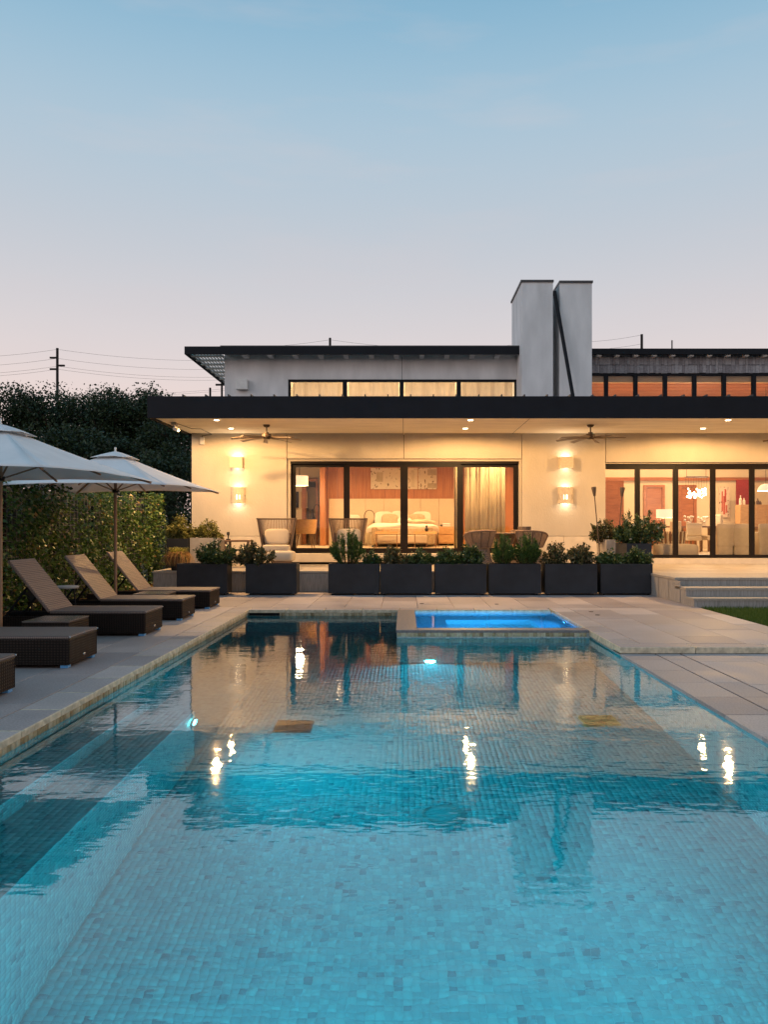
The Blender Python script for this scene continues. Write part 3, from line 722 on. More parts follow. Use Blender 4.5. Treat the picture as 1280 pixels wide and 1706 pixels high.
# chimney (twin stacks) and brace
CYF = 19.3; CT = pz(470, CYF)
ch = thing('chimney', 'tall pair of pale grey stucco chimney stacks with dark metal caps', 'chimney', (px(930, CYF), CYF, 3.9))
cx0, cx1, cx2, cx3 = px(870, CYF), px(922, CYF), px(934, CYF), px(988, CYF)
MB().box(cx0, cx1, CYF, 21.1, 3.80, CT).build('stack', M['stucco_up'], ch, world=True, bevel=.006, seg=1)
MB().box(cx2, cx3, CYF+.06, 21.1, 3.80, CT).build('stack', M['stucco_up'], ch, world=True, bevel=.006, seg=1)
MB().box(cx1, cx2, CYF+.75, 20.9, 3.80, CT-.12).build('infill', M['stucco_up'], ch, world=True)
for (a, b_, yy) in ((cx0-.03, cx1+.015, CYF-.03), (cx2-.015, cx3+.02, CYF+.03)):
    MB().box(a, b_, yy, 21.13, CT, CT+.05).build('cap', M['roof_metal'], ch, world=True)
MB().box(cx1, cx2, CYF+.70, 20.9, CT-.12, CT-.07).build('cap', M['roof_metal'], ch, world=True)
t = thing('brace_pole', 'slender dark steel brace leaning diagonally across the chimney stacks', 'brace', (px(961, 18.9), 18.9, 3.9))
MB().tube([(px(925.5, CYF-.05), CYF+.02, pz(485, CYF)), (px(962, 18.9), 18.9, 3.86)], .045, 10).build('tube', M['black_metal'], t, world=True, smooth=True)
MB().box(px(962, 18.9)-.08, px(962, 18.9)+.08, 18.82, 18.98, 3.90, 3.93).build('base_plate', M['black_metal'], t, world=True)

# upper storey, right volume
RY = 20.9; rxl = cx3
hb('upper_roof_right', M['roof_metal'], rxl+.002, XR+3, RY-.20, 28, pz(590, RY-.2)+.02, pz(582, RY-.2), )
ur2 = hb('fascia_right', M['black_metal'], rxl+.002, XR+3, RY-.25, RY-.202, pz(590, RY-.25), pz(580.5, RY-.25))
sz0, sz1 = pz(622, RY), pz(588, RY)+.1
hb('shingle_backing', M['mortar'], rxl, XR+3, RY+.03, RY+.25, sz0, sz1)
x = rxl; sg = MB()
while x < 10.2:
    w_ = random.uniform(.05, .11)
    for r_ in range(3):
        z0 = sz0+(sz1-sz0)*r_/3; sg.box(x+.003, x+w_-.003, RY+random.uniform(-.012, .004)+(2-r_)*0, RY+.03, z0+random.uniform(0, .02), z0+(sz1-sz0)/3)
    x += w_
o = sg.build('shingle_siding', M['siding'], house, world=True); tag(o, kind='stuff')
pxs = 999
while pxs < 1300:
    xx = px(pxs, RY-.15); MB().box(xx-.055, xx+.055, RY-.19, RY-.015, pz(590, RY-.2)-.05, pz(590, RY-.2)+.018).build('rafter_tail', M['white_trim'], house, world=True); pxs += 30.7
ed = [px(p, RY) for p in (965, 1011.5, 1060.5, 1110, 1159, 1208.5, 1258.5, 1308, 1357)]; ed[0] = rxl+.01
clerestory(ed, RY+.02, 4.3, sz0, th=.05)
hb('clerestory_sill', M['stucco_up'], rxl, XR+3, RY, RY+.2, 3.85, 4.295)
for i in range(34):
    y = RY+.26+i*.16; MB().box(rxl, XR+3, y, y+.152, 5.20-(i*.012), 5.225-(i*.012)).build('ceiling_plank', M['w_slat'], house, world=True)
hb('clerestory_beam', M['w_light'], rxl, XR, RY+.13, RY+.25, 5.12, 5.28)

# ---- door frames and glass
BF = .70                                         # bedroom floor
dx = [px(483, W), px(578, W), px(673.5, W), px(769, W), px(866, W)]; dt = pz(768, W)
MB().box(OL, dx[0], W+.06, W+.29, BF, dt).box(dx[4], OR_, W+.06, W+.29, BF, dt).box(OL, OR_, W+.06, W+.27, dt, OT).build('door_reveal', M['stucco'], house, world=True)
def leaf(x0, x1, z0, z1, y, st_l, st_r, head, foot, m):
    f_ = MB().box(x0, x0+st_l, y, y+.06, z0, z1).box(x1-st_r, x1, y, y+.06, z0, z1).box(x0+st_l, x1-st_r, y, y+.06, z1-head, z1).box(x0+st_l, x1-st_r, y, y+.06, z0, z0+foot).build('door_leaf', m, house, world=True)
    MB().box(x0+st_l, x1-st_r, y+.024, y+.036, z0+foot, z1-head).build('pane', M['glass'], f_, world=True)
    return f_
h_ = .065
for i in range(4):
    ov = .055
    f_ = leaf(dx[i]-(ov if i in (1, 3) else 0), dx[i+1]+(ov if i in (0, 2) and False else 0), BF, dt-.06, W+.10+(0 if i in (1, 2) else .075), .115 if i in (0, 1, 3) else .09, .115 if i in (3,) else .09, .075, .09, M['bronze'])
    if i in (1, 2):
        hx = dx[2]+(-.05 if i == 1 else .05); MB().box(hx-.012, hx+.012, W+.075, W+.099, 1.55, 1.85).build('handle', M['bronze'], f_, world=True)
MB().box(dx[0]-.001, dx[4]+.001, W+.08, W+.25, dt-.059, dt-.001).build('door_head', M['bronze'], house, world=True)
MB().box(OL, OR_, W-.40, W+.09, T+.055, BF-.03).build('door_step', M['base_stone'], house, world=True, bevel=.006, seg=1)
hb('step_shade_block', M['dark_void'], OL+.03, OR_-.03, W-.36, W, T+.001, T+.055)  # solid near-black block stands in for the shade under the step
hb('threshold', M['bronze'], OL, OR_, W+.092, W+.29, BF-.08, BF-.002)
# right folding doors
RF = .555; rt = pz(772, W)
fx = [RL, px(1065, W), px(1129, W), px(1191.5, W), px(1257, W), px(1322, W), px(1388, W), px(1454, W), XR-.05]
for i in range(8):
    leaf(fx[i]+(.0 if i else 0), fx[i+1]-.004, RF, rt-.03, W+.08, .006 if i == 0 else .058, .058, .105, .075, M['bronze'])
hb('door_head', M['bronze'], RL, XR, W+.05, W+.2, rt-.029, rt-.002); hb('door_sill', M['base_stone'], RL-.005, XR, W-.12, W+.28, T+.001, RF-.004)

# ---- bedroom shell
BY = 26.4
hb('bedroom_floor', M['int_floor'], XL+.26, RL-.4, W+.3, BY+4, BF-.2, BF-.004)
hb('bedroom_wall', M['int_wall'], XL+.26, RL-.2, BY+3.6, BY+3.8, BF, ZC+.2)
bedw = hb('bedroom_wall', M['w_wall'], px(533, 25.6), px(545, BY), 25.6, BY+.25, BF, ZC)      # end of the wood wall
x = px(545.3, BY)
while x < 3.6:
    MB().box(x+.003, x+.317, BY, BY+.05, BF, ZC).build('wood_panel', M['w_wall'], house, world=True); x += .32
hb('wood_panel_backing', M['dark_void'], px(546, BY), 3.9, BY+.05, BY+.2, BF, ZC)
for i in range(5): hb('side_panel', M['w_wall'], 3.22, 3.30, W+.42+i*1.32, W+.42+(i+1)*1.32-.012, BF, ZC)
hb('bedroom_side_wall', M['int_wall'], 3.301, 3.5, W+.37, BY+3.6, BF, ZC+.2)
hb('bedroom_ceiling', M['int_wall'], XL+.26, RL-.3, W+.37, BY+3.6, ZC+.0, ZC+.1)
hb('left_room_wall', M['int_wall'], XL+.26, px(503, 27.5), 27.6, 27.75, BF, ZC); hb('left_room_wall', M['int_wall'], px(530, 27.5), px(548, 27.5), 27.6, 27.75, BF, ZC)
hb('left_room_wall', M['int_wall'], px(503, 27.5), px(530, 27.5), 27.6, 27.75, pz(796, 27.5), ZC)
MB().box(px(503, 27.5), px(510, 27.5), 27.5, 27.72, BF, pz(797, 27.5)).box(px(526, 27.5), px(530, 27.5), 27.5, 27.72, BF, pz(797, 27.5)).box(px(510, 27.5), px(526, 27.5), 27.5, 27.72, pz(802, 27.5), pz(797, 27.5)).build('inner_door_frame', M['w_door'], house, world=True)
hb('inner_door', mat('inner_door', (.20, .14, .08), .5), px(510, 27.5), px(526, 27.5), 27.8, 27.85, BF, pz(811, 27.5))
# headboard panels
hx0, hx1 = px(548, BY-.05), px(762, BY-.05); n = 7
for i in range(n):
    hb_ = MB().box(hx0+(hx1-hx0)*i/n+.003, hx0+(hx1-hx0)*(i+1)/n-.003, BY-.09, BY-.002, BF, pz(831, BY)).build('headboard_panel', M['headboard'], house, world=True, bevel=.012)

# ---- living room shell
LF = .56; LY2 = 27.2
hb('living_floor', M['int_floor'], RL-.25, XR+1, W+.3, LY2+2, LF-.2, LF-.004)
hb('living_wall', M['int_wall'], RL-.25, XR+1, LY2, LY2+.2, LF, 5.3); hb('living_wall', M['int_wall'], RL-.24, RL-.05, W+.38, LY2, LF, 3.8)
hb('living_wall', M['int_wall'], XR+.9, XR+1.1, W+.38, LY2, LF, 5.2)
hb('picture_rail', M['w_door'], RL-.04, XR+.9, LY2-.06, LY2-.002, pz(801, LY2), pz(795.5, LY2))
def wdoor(x0, x1, zt_, y=LY2):
    d = MB().box(x0, x0+.09, y-.07, y-.003, LF, zt_).box(x1-.09, x1, y-.07, y-.003, LF, zt_).box(x0+.09, x1-.09, y-.07, y-.003, zt_-.09, zt_).build('door_frame', M['w_door'], house, world=True)
    MB().box(x0+.1, x1-.1, y-.05, y-.004, LF, zt_-.1).build('door_leaf', M['w_door'], d, world=True)
    MB().tube([(x1-.16, y-.05, 1.55), (x1-.16, y-.1, 1.55), (x1-.28, y-.1, 1.55)], .012).build('handle', M['chrome'], d, world=True)
wdoor(px(1072.5, LY2), px(1107.5, LY2), pz(808, LY2)); wdoor(px(1131, LY2), px(1160.5, LY2), pz(808, LY2))
hb('barn_panel', M['w_door'], RL+.02, px(1029.5, 25.5), 25.4, 25.5, LF, pz(801, 25.5)); hb('barn_panel', M['w_door'], px(1030, 25.5), px(1039.5, 25.5), 25.45, 25.55, LF, pz(801, 25.5))
hb('red_accent_wall', M['red_wall'], px(1229, 26.6), px(1251, 26.6), 26.6, 26.7, LF, pz(799, 26.6))

# ------------------------------------------------------------------ terrace lamps
DLs = []
for i, xx in enumerate((-3.93, 1.40, 6.81, 12.2)):
    for j, yy in enumerate((16.7, 18.1)):
        lab = ['recessed soffit downlight by the black fascia, ', 'recessed soffit downlight by the house wall, '][j] + ['toward the house corner sconces', 'above the round table', 'above the stone steps', 'far beyond the stone steps'][i]
        t = thing('downlight', lab, 'downlight', (xx, yy, ZC-.002), 0, ['soffit downlights by the fascia', 'soffit downlights by the wall'][j])
        MB().lathe([(.045,-.004),(.075,-.010),(.085,-.004),(.085,.001)], 20, close=False).build('trim', M['white_trim'], t, smooth=True)
        MB().lathe([(0,-.006),(.055,-.006)], 16, close=False).build('lens', M['lens'], t)
        lamp('SPOT', t, (0, 0, -.03), [640, 45][j], WARM, (0, 0, 0), .05, R(178), .15)

def sconce_box(xc, tilt, lab):
    zt_, zb = pz(762, W), pz(780.5, W); wd = .155
    t = thing('box_sconce', lab, 'wall sconce', (xc, W, zb))
    y0 = W-.20
    MB().box(xc-wd, xc+wd, y0, y0+.015, zb, zt_).box(xc-wd, xc-wd+.012, y0+.015, W-.004, zb, zt_).box(xc+wd-.012, xc+wd, y0+.015, W-.004, zb, zt_).build('shell', M['plaster_sconce'], t, world=True, bevel=.004, seg=1)
    MB().box(xc-.09, xc+.09, W-.13, W-.06, zb+.06, zt_-.06).build('lamp_body', M['sconce_glow'], t, world=True)
    lamp('AREA', t, (xc, W-.09, zt_-.05), 2.6, WARMW, (PI, 0, 0), .10, world=True, sy=.05)
    lamp('AREA', t, (xc, W-.09, zb+.05), 1.0, WARMW, (0, 0, 0), .10, world=True, sy=.05)
def sconce_slot(xc, lab):
    zt_, zb = pz(812, W), pz(838.5, W); t = thing('slotted_sconce', lab, 'wall sconce', (xc, W, zb)); r = .18
    z1, z2 = zb+.09, zb+.20
    s = MB(); n = 28
    def band(za, zc, a0, a1, k):
        s.lathe([(r, za), (r, zc), (r-.012, zc), (r-.012, za), (r, za)], k, (xc, W-.004, 0), a0, a1, False)
    band(zb, z1, PI, 2*PI, n); band(z2, zt_, PI, 2*PI, n)
    ns_ = 7
    for i in range(ns_+1):
        c = PI + PI*(i)/ns_; band(z1, z2, max(PI, c-.11), min(2*PI, c+.11), 3)
    s.build('shell', M['plaster_sconce'], t, world=True)
    MB().lathe([(.06, zb+.06), (.06, zt_-.08)], 14, (xc, W-.09, 0)).build('lamp_body', M['sconce_glow'], t, world=True)
    lamp('AREA', t, (xc, W-.09, zt_-.05), 1.8, WARMW, (PI, 0, 0), .10, world=True, sy=.07)
    lamp('AREA', t, (xc, W-.09, zb+.04), 1.8, WARMW, (0, 0, 0), .10, world=True, sy=.07)
sconce_box(px(395.5, W), 0, 'square plaster box sconce high on wall between house corner and bedroom door')
sconce_box(px(942.5, W), 0, 'square plaster box sconce high on wall between the two glass door runs')
sconce_slot(px(397, W), 'half round slotted plaster sconce low on wall near the house corner')
sconce_slot(px(942.5, W), 'half round slotted plaster sconce low on wall between the glass doors')

# ceiling fans
fan = thing('ceiling_fan', 'bronze ceiling fan hanging above the rope armchairs on terrace', 'ceiling fan', (px(444, 17.5), 17.5, ZC))
MB().lathe([(.075, 0), (.075, -.02), (.05, -.05), (.015, -.055), (.015, -.16), (.05, -.165), (.05, -.19), (.10, -.20), (.10, -.29), (.07, -.315), (0, -.315)], 20, close=False).build('motor_housing', M['fan'], fan, smooth=True)
for k in range(8):
    a = 2*PI*k/8 + .2; s = MB(); n = 8; vv = []
    for i in range(n+1):
        u = i/n; r_ = .09 + .67*u; wd = .028+.028*u; z = -.285 - .03*u*u*1.2; tl = .012
        for sd, dz in ((-1, -tl), (1, tl)):
            for hh in (0, .007): vv.append((r_, sd*wd, z+dz+hh))
    ff = []
    for i in range(n):
        b0 = i*4; b1 = b0+4; ff += [(b0+1, b0+3, b1+3, b1+1), (b0, b1, b1+2, b0+2), (b0, b0+1, b1+1, b1), (b0+2, b1+2, b1+3, b0+3)]
    ff += [(0, 2, 3, 1), (n*4, n*4+1, n*4+3, n*4+2)]
    s.add(vv, ff).rot(Matrix.Rotation(a, 4, 'Z')).build('blade', M['fan_blade'], fan)
dup(fan, (px(984.5, 17.5), 17.5, ZC), .15, 'bronze ceiling fan hanging between the bedroom doors and living room doors')
dup(fan, (px(1335, 17.5), 17.5, ZC), .1, 'bronze ceiling fan over the terrace at the top of the steps')

# security camera and cable
t = thing('security_camera', 'small grey security camera with looped cable under the soffit corner', 'camera', (px(292, 17.6), 17.6, ZC))
cx = px(292, 17.2)
MB().box(cx-.06, cx+.06, 17.05, 17.2, ZC-.06, ZC-.001).build('mount', M['screen_grey'], t, world=True, bevel=.008)
MB().tube([(cx, 17.1, ZC-.06), (cx+.05, 17.05, ZC-.12)], .02).tube([(cx+.0, 17.1, ZC-.13), (cx+.14, 16.95, ZC-.19)], .035, 10).build('camera_body', M['white_trim'], t, world=True, smooth=True)
MB().tube([(cx+.06, 17.2, ZC-.02), (cx+.25, 17.6, ZC-.07), (cx+.35, 18.0, ZC-.03), (cx+.45, 18.6, ZC-.08), (px(336, W-.05), W-.03, ZC-.06), (px(337, W-.02), W-.03, ZC-.17)], .008).build('cable', M['wire'], t, world=True)
t = thing('junction_box', 'small white junction box on wall at end of camera cable', 'junction box', (px(337.5, W), W, 3.1))
MB().box(px(337.5, W)-.05, px(337.5, W)+.05, W-.07, W-.001, pz(741, W), pz(729, W)).build('box', M['white_trim'], t, world=True, bevel=.008)

# ------------------------------------------------------------------ bedroom furniture
bed = thing('bed', 'wide bed with cream linen and rumpled duvet against padded headboard', 'bed', (-.03, 25.2, BF))
MB().box(-1.0, 1.0, -1.0, 1.05, .08, .34).build('bed_base', M['headboard'], bed, bevel=.03)
MB().sell((0, 0, .46), 2.05, 2.15, .34, .3, .25).build('mattress', M['linen'], bed, smooth=True)
s = MB().sell((0, -.35, .55), 2.25, 1.5, .32, .5, .4, 40, 14)
s.v = [(x+.02*math.sin(7*y+3*z), y+.02*math.sin(9*x), z+.03*math.sin(5*x+2)*math.cos(6*y) - (.25*max(0, abs(x)-.9))) for x, y, z in s.v]
s.build('duvet', M['linen'], bed, smooth=True)
for (x, y, z, w_, h_, m_) in ((-.62, .82, .86, .62, .50, 'linen'), (.62, .82, .86, .62, .50, 'linen'), (-.1, .86, .88, .6, .5, 'linen'), (-.42, .62, .82, .55, .42, 'cushion_dk'), (.45, .62, .82, .55, .42, 'cushion_dk'), (.05, .46, .76, .46, .30, 'linen')):
    s = MB().sell((0, 0, 0), w_, .16, h_, .55, .55, 24, 12).rot(Matrix.Translation((x, y, z)) @ Matrix.Rotation(R(-16), 4, 'X'))
    s.build('pillow', M[m_], bed, smooth=True)
s = MB().sell((.55, -.55, .72), .95, .55, .22, .7, .7, 24, 10); s.v = [(x, y, z+.03*math.sin(11*x)*math.cos(9*y)) for x, y, z in s.v]
s.build('throw', M['throw'], bed, smooth=True)
bn = thing('bed_bench', 'low upholstered bench with rolled arms at foot of the bed', 'bench', (-.05, 23.75, BF))
MB().box(-.75, .75, -.22, .22, .12, .36).build('seat', M['cushion'], bn, bevel=.04)
for sx in (-1, 1):
    MB().box(sx*.82-.09, sx*.82+.09, -.24, .24, .08, .60).build('arm', M['cushion_dk'], bn, bevel=.05)
MB().box(-.72, .72, .16, .24, .36, .56).build('back', M['throw'], bn, bevel=.03)
for sx in (-1, 1):
    for sy in (-1, 1): MB().box(sx*.74-.02, sx*.74+.02, sy*.17-.02, sy*.17+.02, 0, .12).build('leg', M['table_wood'], bn)
def tray_table(x, y, lab, fig):
    t = thing('tray_table', lab, 'side table', (x, y, BF))
    MB().box(-.33, .33, -.19, .19, .40, .43).box(-.33, .33, -.19, -.175, .43, .47).box(-.33, .33, .175, .19, .43, .47).build('tray', M['w_light'], t)
    for sx in (-1, 1):
        for sy in (-1, 1): MB().tube([(sx*.30, sy*.16, 0), (sx*.30, sy*.16, .40)], .012).build('leg', M['table_wood'], t)
    return t
tray_table(-.50, 23.1, 'small wooden tray table holding cups before the bed bench', 0); tray_table(.62, 23.0, 'small wooden tray table holding a dark figurine before the bed bench', 1)
t = thing('figurine', 'small dark figurine standing on wooden tray table', 'figurine', (.66, 23.0, BF+.43))
MB().lathe([(.07, 0), (.07, .02), (.03, .04), (.055, .09), (.05, .13), (.02, .15), (.035, .19), (.02, .22), (0, .225)], 10, close=False).build('body', M['pot'], t, smooth=True)
for i, dx_ in enumerate((-.1, .05)):
    tag(MB().lathe([(.0, 0), (.035, 0), (.04, .07), (.033, .07), (.03, .01)], 12, (-.5+dx_, 23.1, BF+.431), close=False).build('cup', M['w_light']), 'small pale cup on the wooden tray table', 'cup', 'cups on tray table')
ns_ = thing('nightstand', 'wooden two drawer nightstand beside the bed under wall socket', 'nightstand', (px(743.5, 25.9), 25.9, BF))
MB().box(-.26, .26, -.22, .22, .06, .62).build('case', M['w_light'], ns_, bevel=.008)
for z in (.10, .37): MB().box(-.24, .24, -.235, -.221, z, z+.23).build('drawer', M['w_light'], ns_, bevel=.004)
MB().box(-.24, .24, -.18, .2, 0, .06).build('plinth', M['dark_void'], ns_)
t = thing('telephone', 'small white telephone on the nightstand', 'telephone', (px(744, 25.9), 25.85, BF+.62))
MB().box(-.12, .12, -.08, .08, 0, .05).build('base', M['white_trim'], t, bevel=.01); MB().tube([(-.12, -.02, .075), (.12, -.02, .075)], .025, 10).build('handset', M['white_trim'], t, smooth=True)
tag(MB().box(px(739.5, BY-.1)-.11, px(739.5, BY-.1)+.11, BY-.115, BY-.092, pz(880, BY), pz(874, BY)).build('wall_socket', M['pot']), 'small dark socket plate on padded headboard above nightstand', 'socket')
# reading lamp, curved
t = thing('reading_lamp', 'curved brass reading lamp arching beside the bed', 'lamp', (px(607, 26), 26.0, BF))
pts = [(0, 0, 0), (0, 0, .95)] + [(.17-.17*math.cos(a), 0, .95+.20*math.sin(a)) for a in np.linspace(.2, PI, 9)] + [(.34, 0, .82)]
MB().tube(pts, .012, 8).build('arm', M['chair_frame'], t, smooth=True); MB().lathe([(.12, 0), (.12, .02), (.02, .03)], 16).build('base', M['chair_frame'], t)
MB().lathe([(.05, -.09), (.025, 0)], 14, (.34, 0, .82), close=False).build('lamp_shade', M['chair_frame'], t)
t = thing('small_pillow', 'pale square pillow against the headboard left of reading lamp', 'pillow', (px(588, 26.1), 26.1, BF))
MB().sell((0, 0, .78), .5, .18, .45, .5, .5, 20, 10).build('pillow_body', M['linen'], t, smooth=True); MB().box(-.3, .3, -.25, .2, 0, .555).build('stool', M['headboard'], t, bevel=.02)
# artwork: two abstract panels
def art(x0, x1, z0, z1, y, lab, blocks, seed, base=(.62, .56, .44)):
    t = thing('artwork', lab, 'artwork', ((x0+x1)/2, y, z0))
    m, nt, b = newmat('print%d' % seed); tcn = N(nt, 'ShaderNodeTexCoord'); vo = N(nt, 'ShaderNodeTexNoise'); vo.inputs['Scale'].default_value = 16; vo.inputs['Detail'].default_value = 3
    rp = N(nt, 'ShaderNodeValToRGB'); e = rp.color_ramp.elements; e[0].position = .34; e[0].color = (.12, .09, .06, 1); e[1].position = .40; e[1].color = (*base, 1)
    mp = N(nt, 'ShaderNodeMapping'); mp.inputs['Location'].default_value = (seed*3.1, 0, 0); mp.inputs['Scale'].default_value = (1, 1, .7)
    nt.links.new(tcn.outputs['Object'], mp.inputs[0]); nt.links.new(mp.outputs[0], vo.inputs[0]); nt.links.new(vo.outputs[0], rp.inputs[0]); nt.links.new(rp.outputs[0], b.inputs['Base Color']); b.inputs['Roughness'].default_value = .8
    c = MB().box(x0, x1, y-.04, y-.001, z0, z1).build('canvas', m, t, world=True)
    for (u0, u1, v0, v1, col) in blocks:
        MB().box(x0+(x1-x0)*u0, x0+(x1-x0)*u1, y-.046, y-.041, z0+(z1-z0)*v0, z0+(z1-z0)*v1).build('patch', mat('patch', col, .8), c, world=True)
    return t
ax0, axm, ax1 = px(618, BY), px(697, BY), px(728, BY); az0, az1 = pz(815, BY), pz(780, BY)
art(ax0, axm-.02, az0, az1, BY-.001, 'long cream abstract print with grey block on wood wall above bed', [(.12, .26, .35, .80, (.42, .36, .25)), (.86, .93, .1, .9, (.52, .46, .35))], 1)
art(axm+.0, ax1, az0, az1, BY-.001, 'narrow cream abstract print with grey corner blocks beside the long print', [(.5, .98, .66, .95, (.38, .33, .24)), (.5, .98, .05, .28, (.36, .31, .22))], 2)
# curtains
def curtain(x0, x1, y, z0, z1, lab, n=120, folds=9, amp=.06):
    vv = []; ff = []
    for k in range(n+1):
        u = k/n; a = u*folds*2*PI
        for z, s_ in ((z0, 1.25), ((z0+z1)/2, 1.0), (z1, .7)):
            vv.append((x0+(x1-x0)*u+.02*math.sin(a*.5), y+amp*s_*math.sin(a)+.02*math.sin(a*.37+1), z))
    for k in range(n):
        for j in range(2): ff.append((3*k+j, 3*k+3+j, 3*k+4+j, 3*k+1+j))
    o = MB().add(vv, ff).build('curtain', M['curtain'], None, smooth=True); tag(o, lab, 'curtain'); sm = o.modifiers.new('solid', 'SOLIDIFY'); sm.thickness = .004
    return o
curtain(px(757, W+.9), px(767, W+.9), W+.85, BF, ZC-.02, 'narrow gathered tan curtain beside the sliding door post', 50, 3)
curtain(px(775, W+.9), px(842, W+.9), W+.85, BF, ZC-.02, 'wide pleated tan curtain inside the bedroom glass door', 160, 9, .035)
t = thing('wall_sculpture', 'tall dark knotted sculpture on wood side wall inside bedroom', 'sculpture', (3.18, W+1.0, 1.6))
s = MB(); zz = np.linspace(0, .85, 9); s.tube([(random.uniform(-.05, .02), random.uniform(-.06, .06), z) for z in zz], [.05+.05*random.random() for _ in zz], 8)
s.build('body', M['pot'], t, smooth=True)
# pendant shade and corridor pieces at left
t = thing('pendant_lamp', 'drum shade pendant lamp hanging in the corner left of bedroom', 'pendant lamp', (px(499, 24), 24, pz(809, 24)))
MB().lathe([(.26, 0), (.26, .29)], 24, close=False).build('lamp_shade', M['shade'], t, smooth=True); MB().tube([(0, 0, .29), (0, 0, ZC-pz(809, 24))], .012).build('rod', M['bronze'], t)
MB().lathe([(0, .1), (.05, .12), (.05, .18), (0, .2)], 10, close=False).build('globe', M['sconce_glow'], t)
lamp('POINT', t, (0, 0, -.06), 55, WARMW, size=.12)
t = thing('wall_mirror', 'pair of tall thin framed pieces on wall behind the pendant lamp', 'wall decor', (px(499, 27.4), 27.5, 1.5))
for i, c in enumerate((-.16, .14)):
    MB().box(px(499, 27.4)+c-.11, px(499, 27.4)+c+.11, 27.54, 27.58, pz(846, 27.5), pz(819, 27.5)).build('panel', M['bronze'] if i == 0 else M['w_light'], t, world=True)
t = thing('desk_chair', 'curved pale oak chair with thin legs inside the corner door pane', 'chair', (px(507, 21.3), 21.3, BF), R(15))
s = MB().lathe([(.30, .46), (.33, .62), (.34, .80), (.325, .80), (.315, .62), (.285, .46)], 20, (0, 0, 0), R(160), R(380), False); s.build('backrest', M['w_light'], t, smooth=True)
MB().lathe([(0, .42), (.29, .42), (.30, .46), (0, .47)], 20, close=False).build('seat', M['w_light'], t, smooth=True)
for sx in (-1, 1):
    for sy in (-1, 1): MB().tube([(sx*.17, sy*.17, .43), (sx*.25, sy*.25, 0)], [.017, .01], 8).build('leg', M['table_wood'], t)
t = thing('console_table', 'dark slim console table with vase by the inner doorway', 'table', (px(518, 26.6), 26.6, BF))
MB().box(-.35, .2, -.15, .15, .72, .76).build('top', M['table_wood'], t)
for sx in (-.32, .17): MB().box(sx-.02, sx+.02, -.13, .13, 0, .72).build('leg', M['table_wood'], t)
t = thing('vase', 'tall dark looped vase on the console table', 'vase', (px(520, 26.6), 26.6, BF+.76))
MB().lathe([(.08, 0), (.10, .12), (.05, .26), (.03, .42), (.035, .44)], 14, close=False).build('body', M['pot'], t, smooth=True)
MB().tube([(-.05, 0, .10)]+[(.16-.10*math.cos(a), 0, .45+.14*math.sin(a)) for a in np.linspace(0, PI, 8)]+[(.26, 0, .02)], .016).build('handle', M['pot'], t, smooth=True)
# interior recessed lamps
def room_light(x, y, z, P, lab, grp, col=(1.0, .58, .25), spot=R(160)):
    t = thing('downlight', lab, 'downlight', (x, y, z), 0, grp)
    MB().lathe([(.045,-.004),(.075,-.010),(.085,-.004),(.085,.001)], 16, close=False).build('trim', M['white_trim'], t, smooth=True)
    MB().lathe([(0,-.006),(.05,-.006)], 14, close=False).build('lens', M['lens'], t)
    lamp('SPOT', t, (0, 0, -.03), P, col, (0, 0, 0), .06, spot, 1.0)
for x in (-2.0, 0, 2.0):
    for y in (21.2, 24.6): room_light(x, y, ZC-.001, 430, 'recessed downlight in the bedroom ceiling behind the door head', 'bedroom ceiling downlights')
room_light(-3.9, 25.5, ZC-.001, 200, 'recessed downlight in the ceiling of the corner behind bedroom', 'corner ceiling downlights')
t = thing('upper_room_lamp', 'warm lamp glowing behind the sheer shades of upper windows', 'lamp', (-.2, 22.6, 4.2), 0)
MB().lathe([(.2, 0), (.2, .3)], 16).build('lamp_shade', M['shade'], t); MB().box(-.2, .2, -.2, .2, -.35, 0).build('base', M['w_light'], t)
for xx in (-2.4, -.8, .8, 2.4): lamp('POINT', t, (xx, 0, .5), 70, WARMW, size=.2)

# ------------------------------------------------------------------ living room furniture
art(px(1198.5, LY2), px(1216, LY2), pz(862, LY2), pz(811, LY2), LY2-.004, 'tall framed abstract print with red marks on living room wall', [(.22, .34, .2, .85, (.45, .07, .04)), (.38, .55, .1, .7, (.5, .10, .06)), (.5, .66, .5, .92, (.42, .06, .04)), (.6, .75, .15, .4, (.5, .12, .08))], 3, (.66, .55, .45))
ch_ = thing('chandelier', 'rectangular crystal chandelier glowing over the dining table', 'chandelier', (px(1161, 24.5), 24.5, 2.2))
MB().box(-.35, .35, -.1, .1, .62, .65).build('canopy', M['chrome'], ch_); s = MB()
for i in range(9): s.tube([(-.32+.08*i, 0, .62), (-.32+.08*i, 0, .35+.05*math.sin(i*2))], .004, 4)
s.build('rod', M['bronze'], ch_); s = MB()
for i in range(46): s.sell((random.uniform(-.3, .3), random.uniform(-.12, .12), random.uniform(.0, .28)), .045, .045, .06, 1, 1, 6, 4)
o = s.build('crystal', M['crystal'], ch_); MB().tube([(-.3, 0, .65), (-.3, 0, 2.75)], .006).tube([(.3, 0, .65), (.3, 0, 2.75)], .006).build('cord', M['wire'], ch_)
lamp('POINT', ch_, (0, 0, .15), 120, WARMW, size=.25)
dt_ = thing('dining_table', 'dark wood dining table with white candle clusters in living room', 'table', (px(1160, 24.6), 24.6, LF))
MB().box(-.75, .75, -.5, .5, .72, .77).build('top', M['table_wood'], dt_)
for sx in (-1, 1): MB().box(sx*.55-.05, sx*.55+.05, -.35, .35, 0, .72).build('leg', M['table_wood'], dt_)
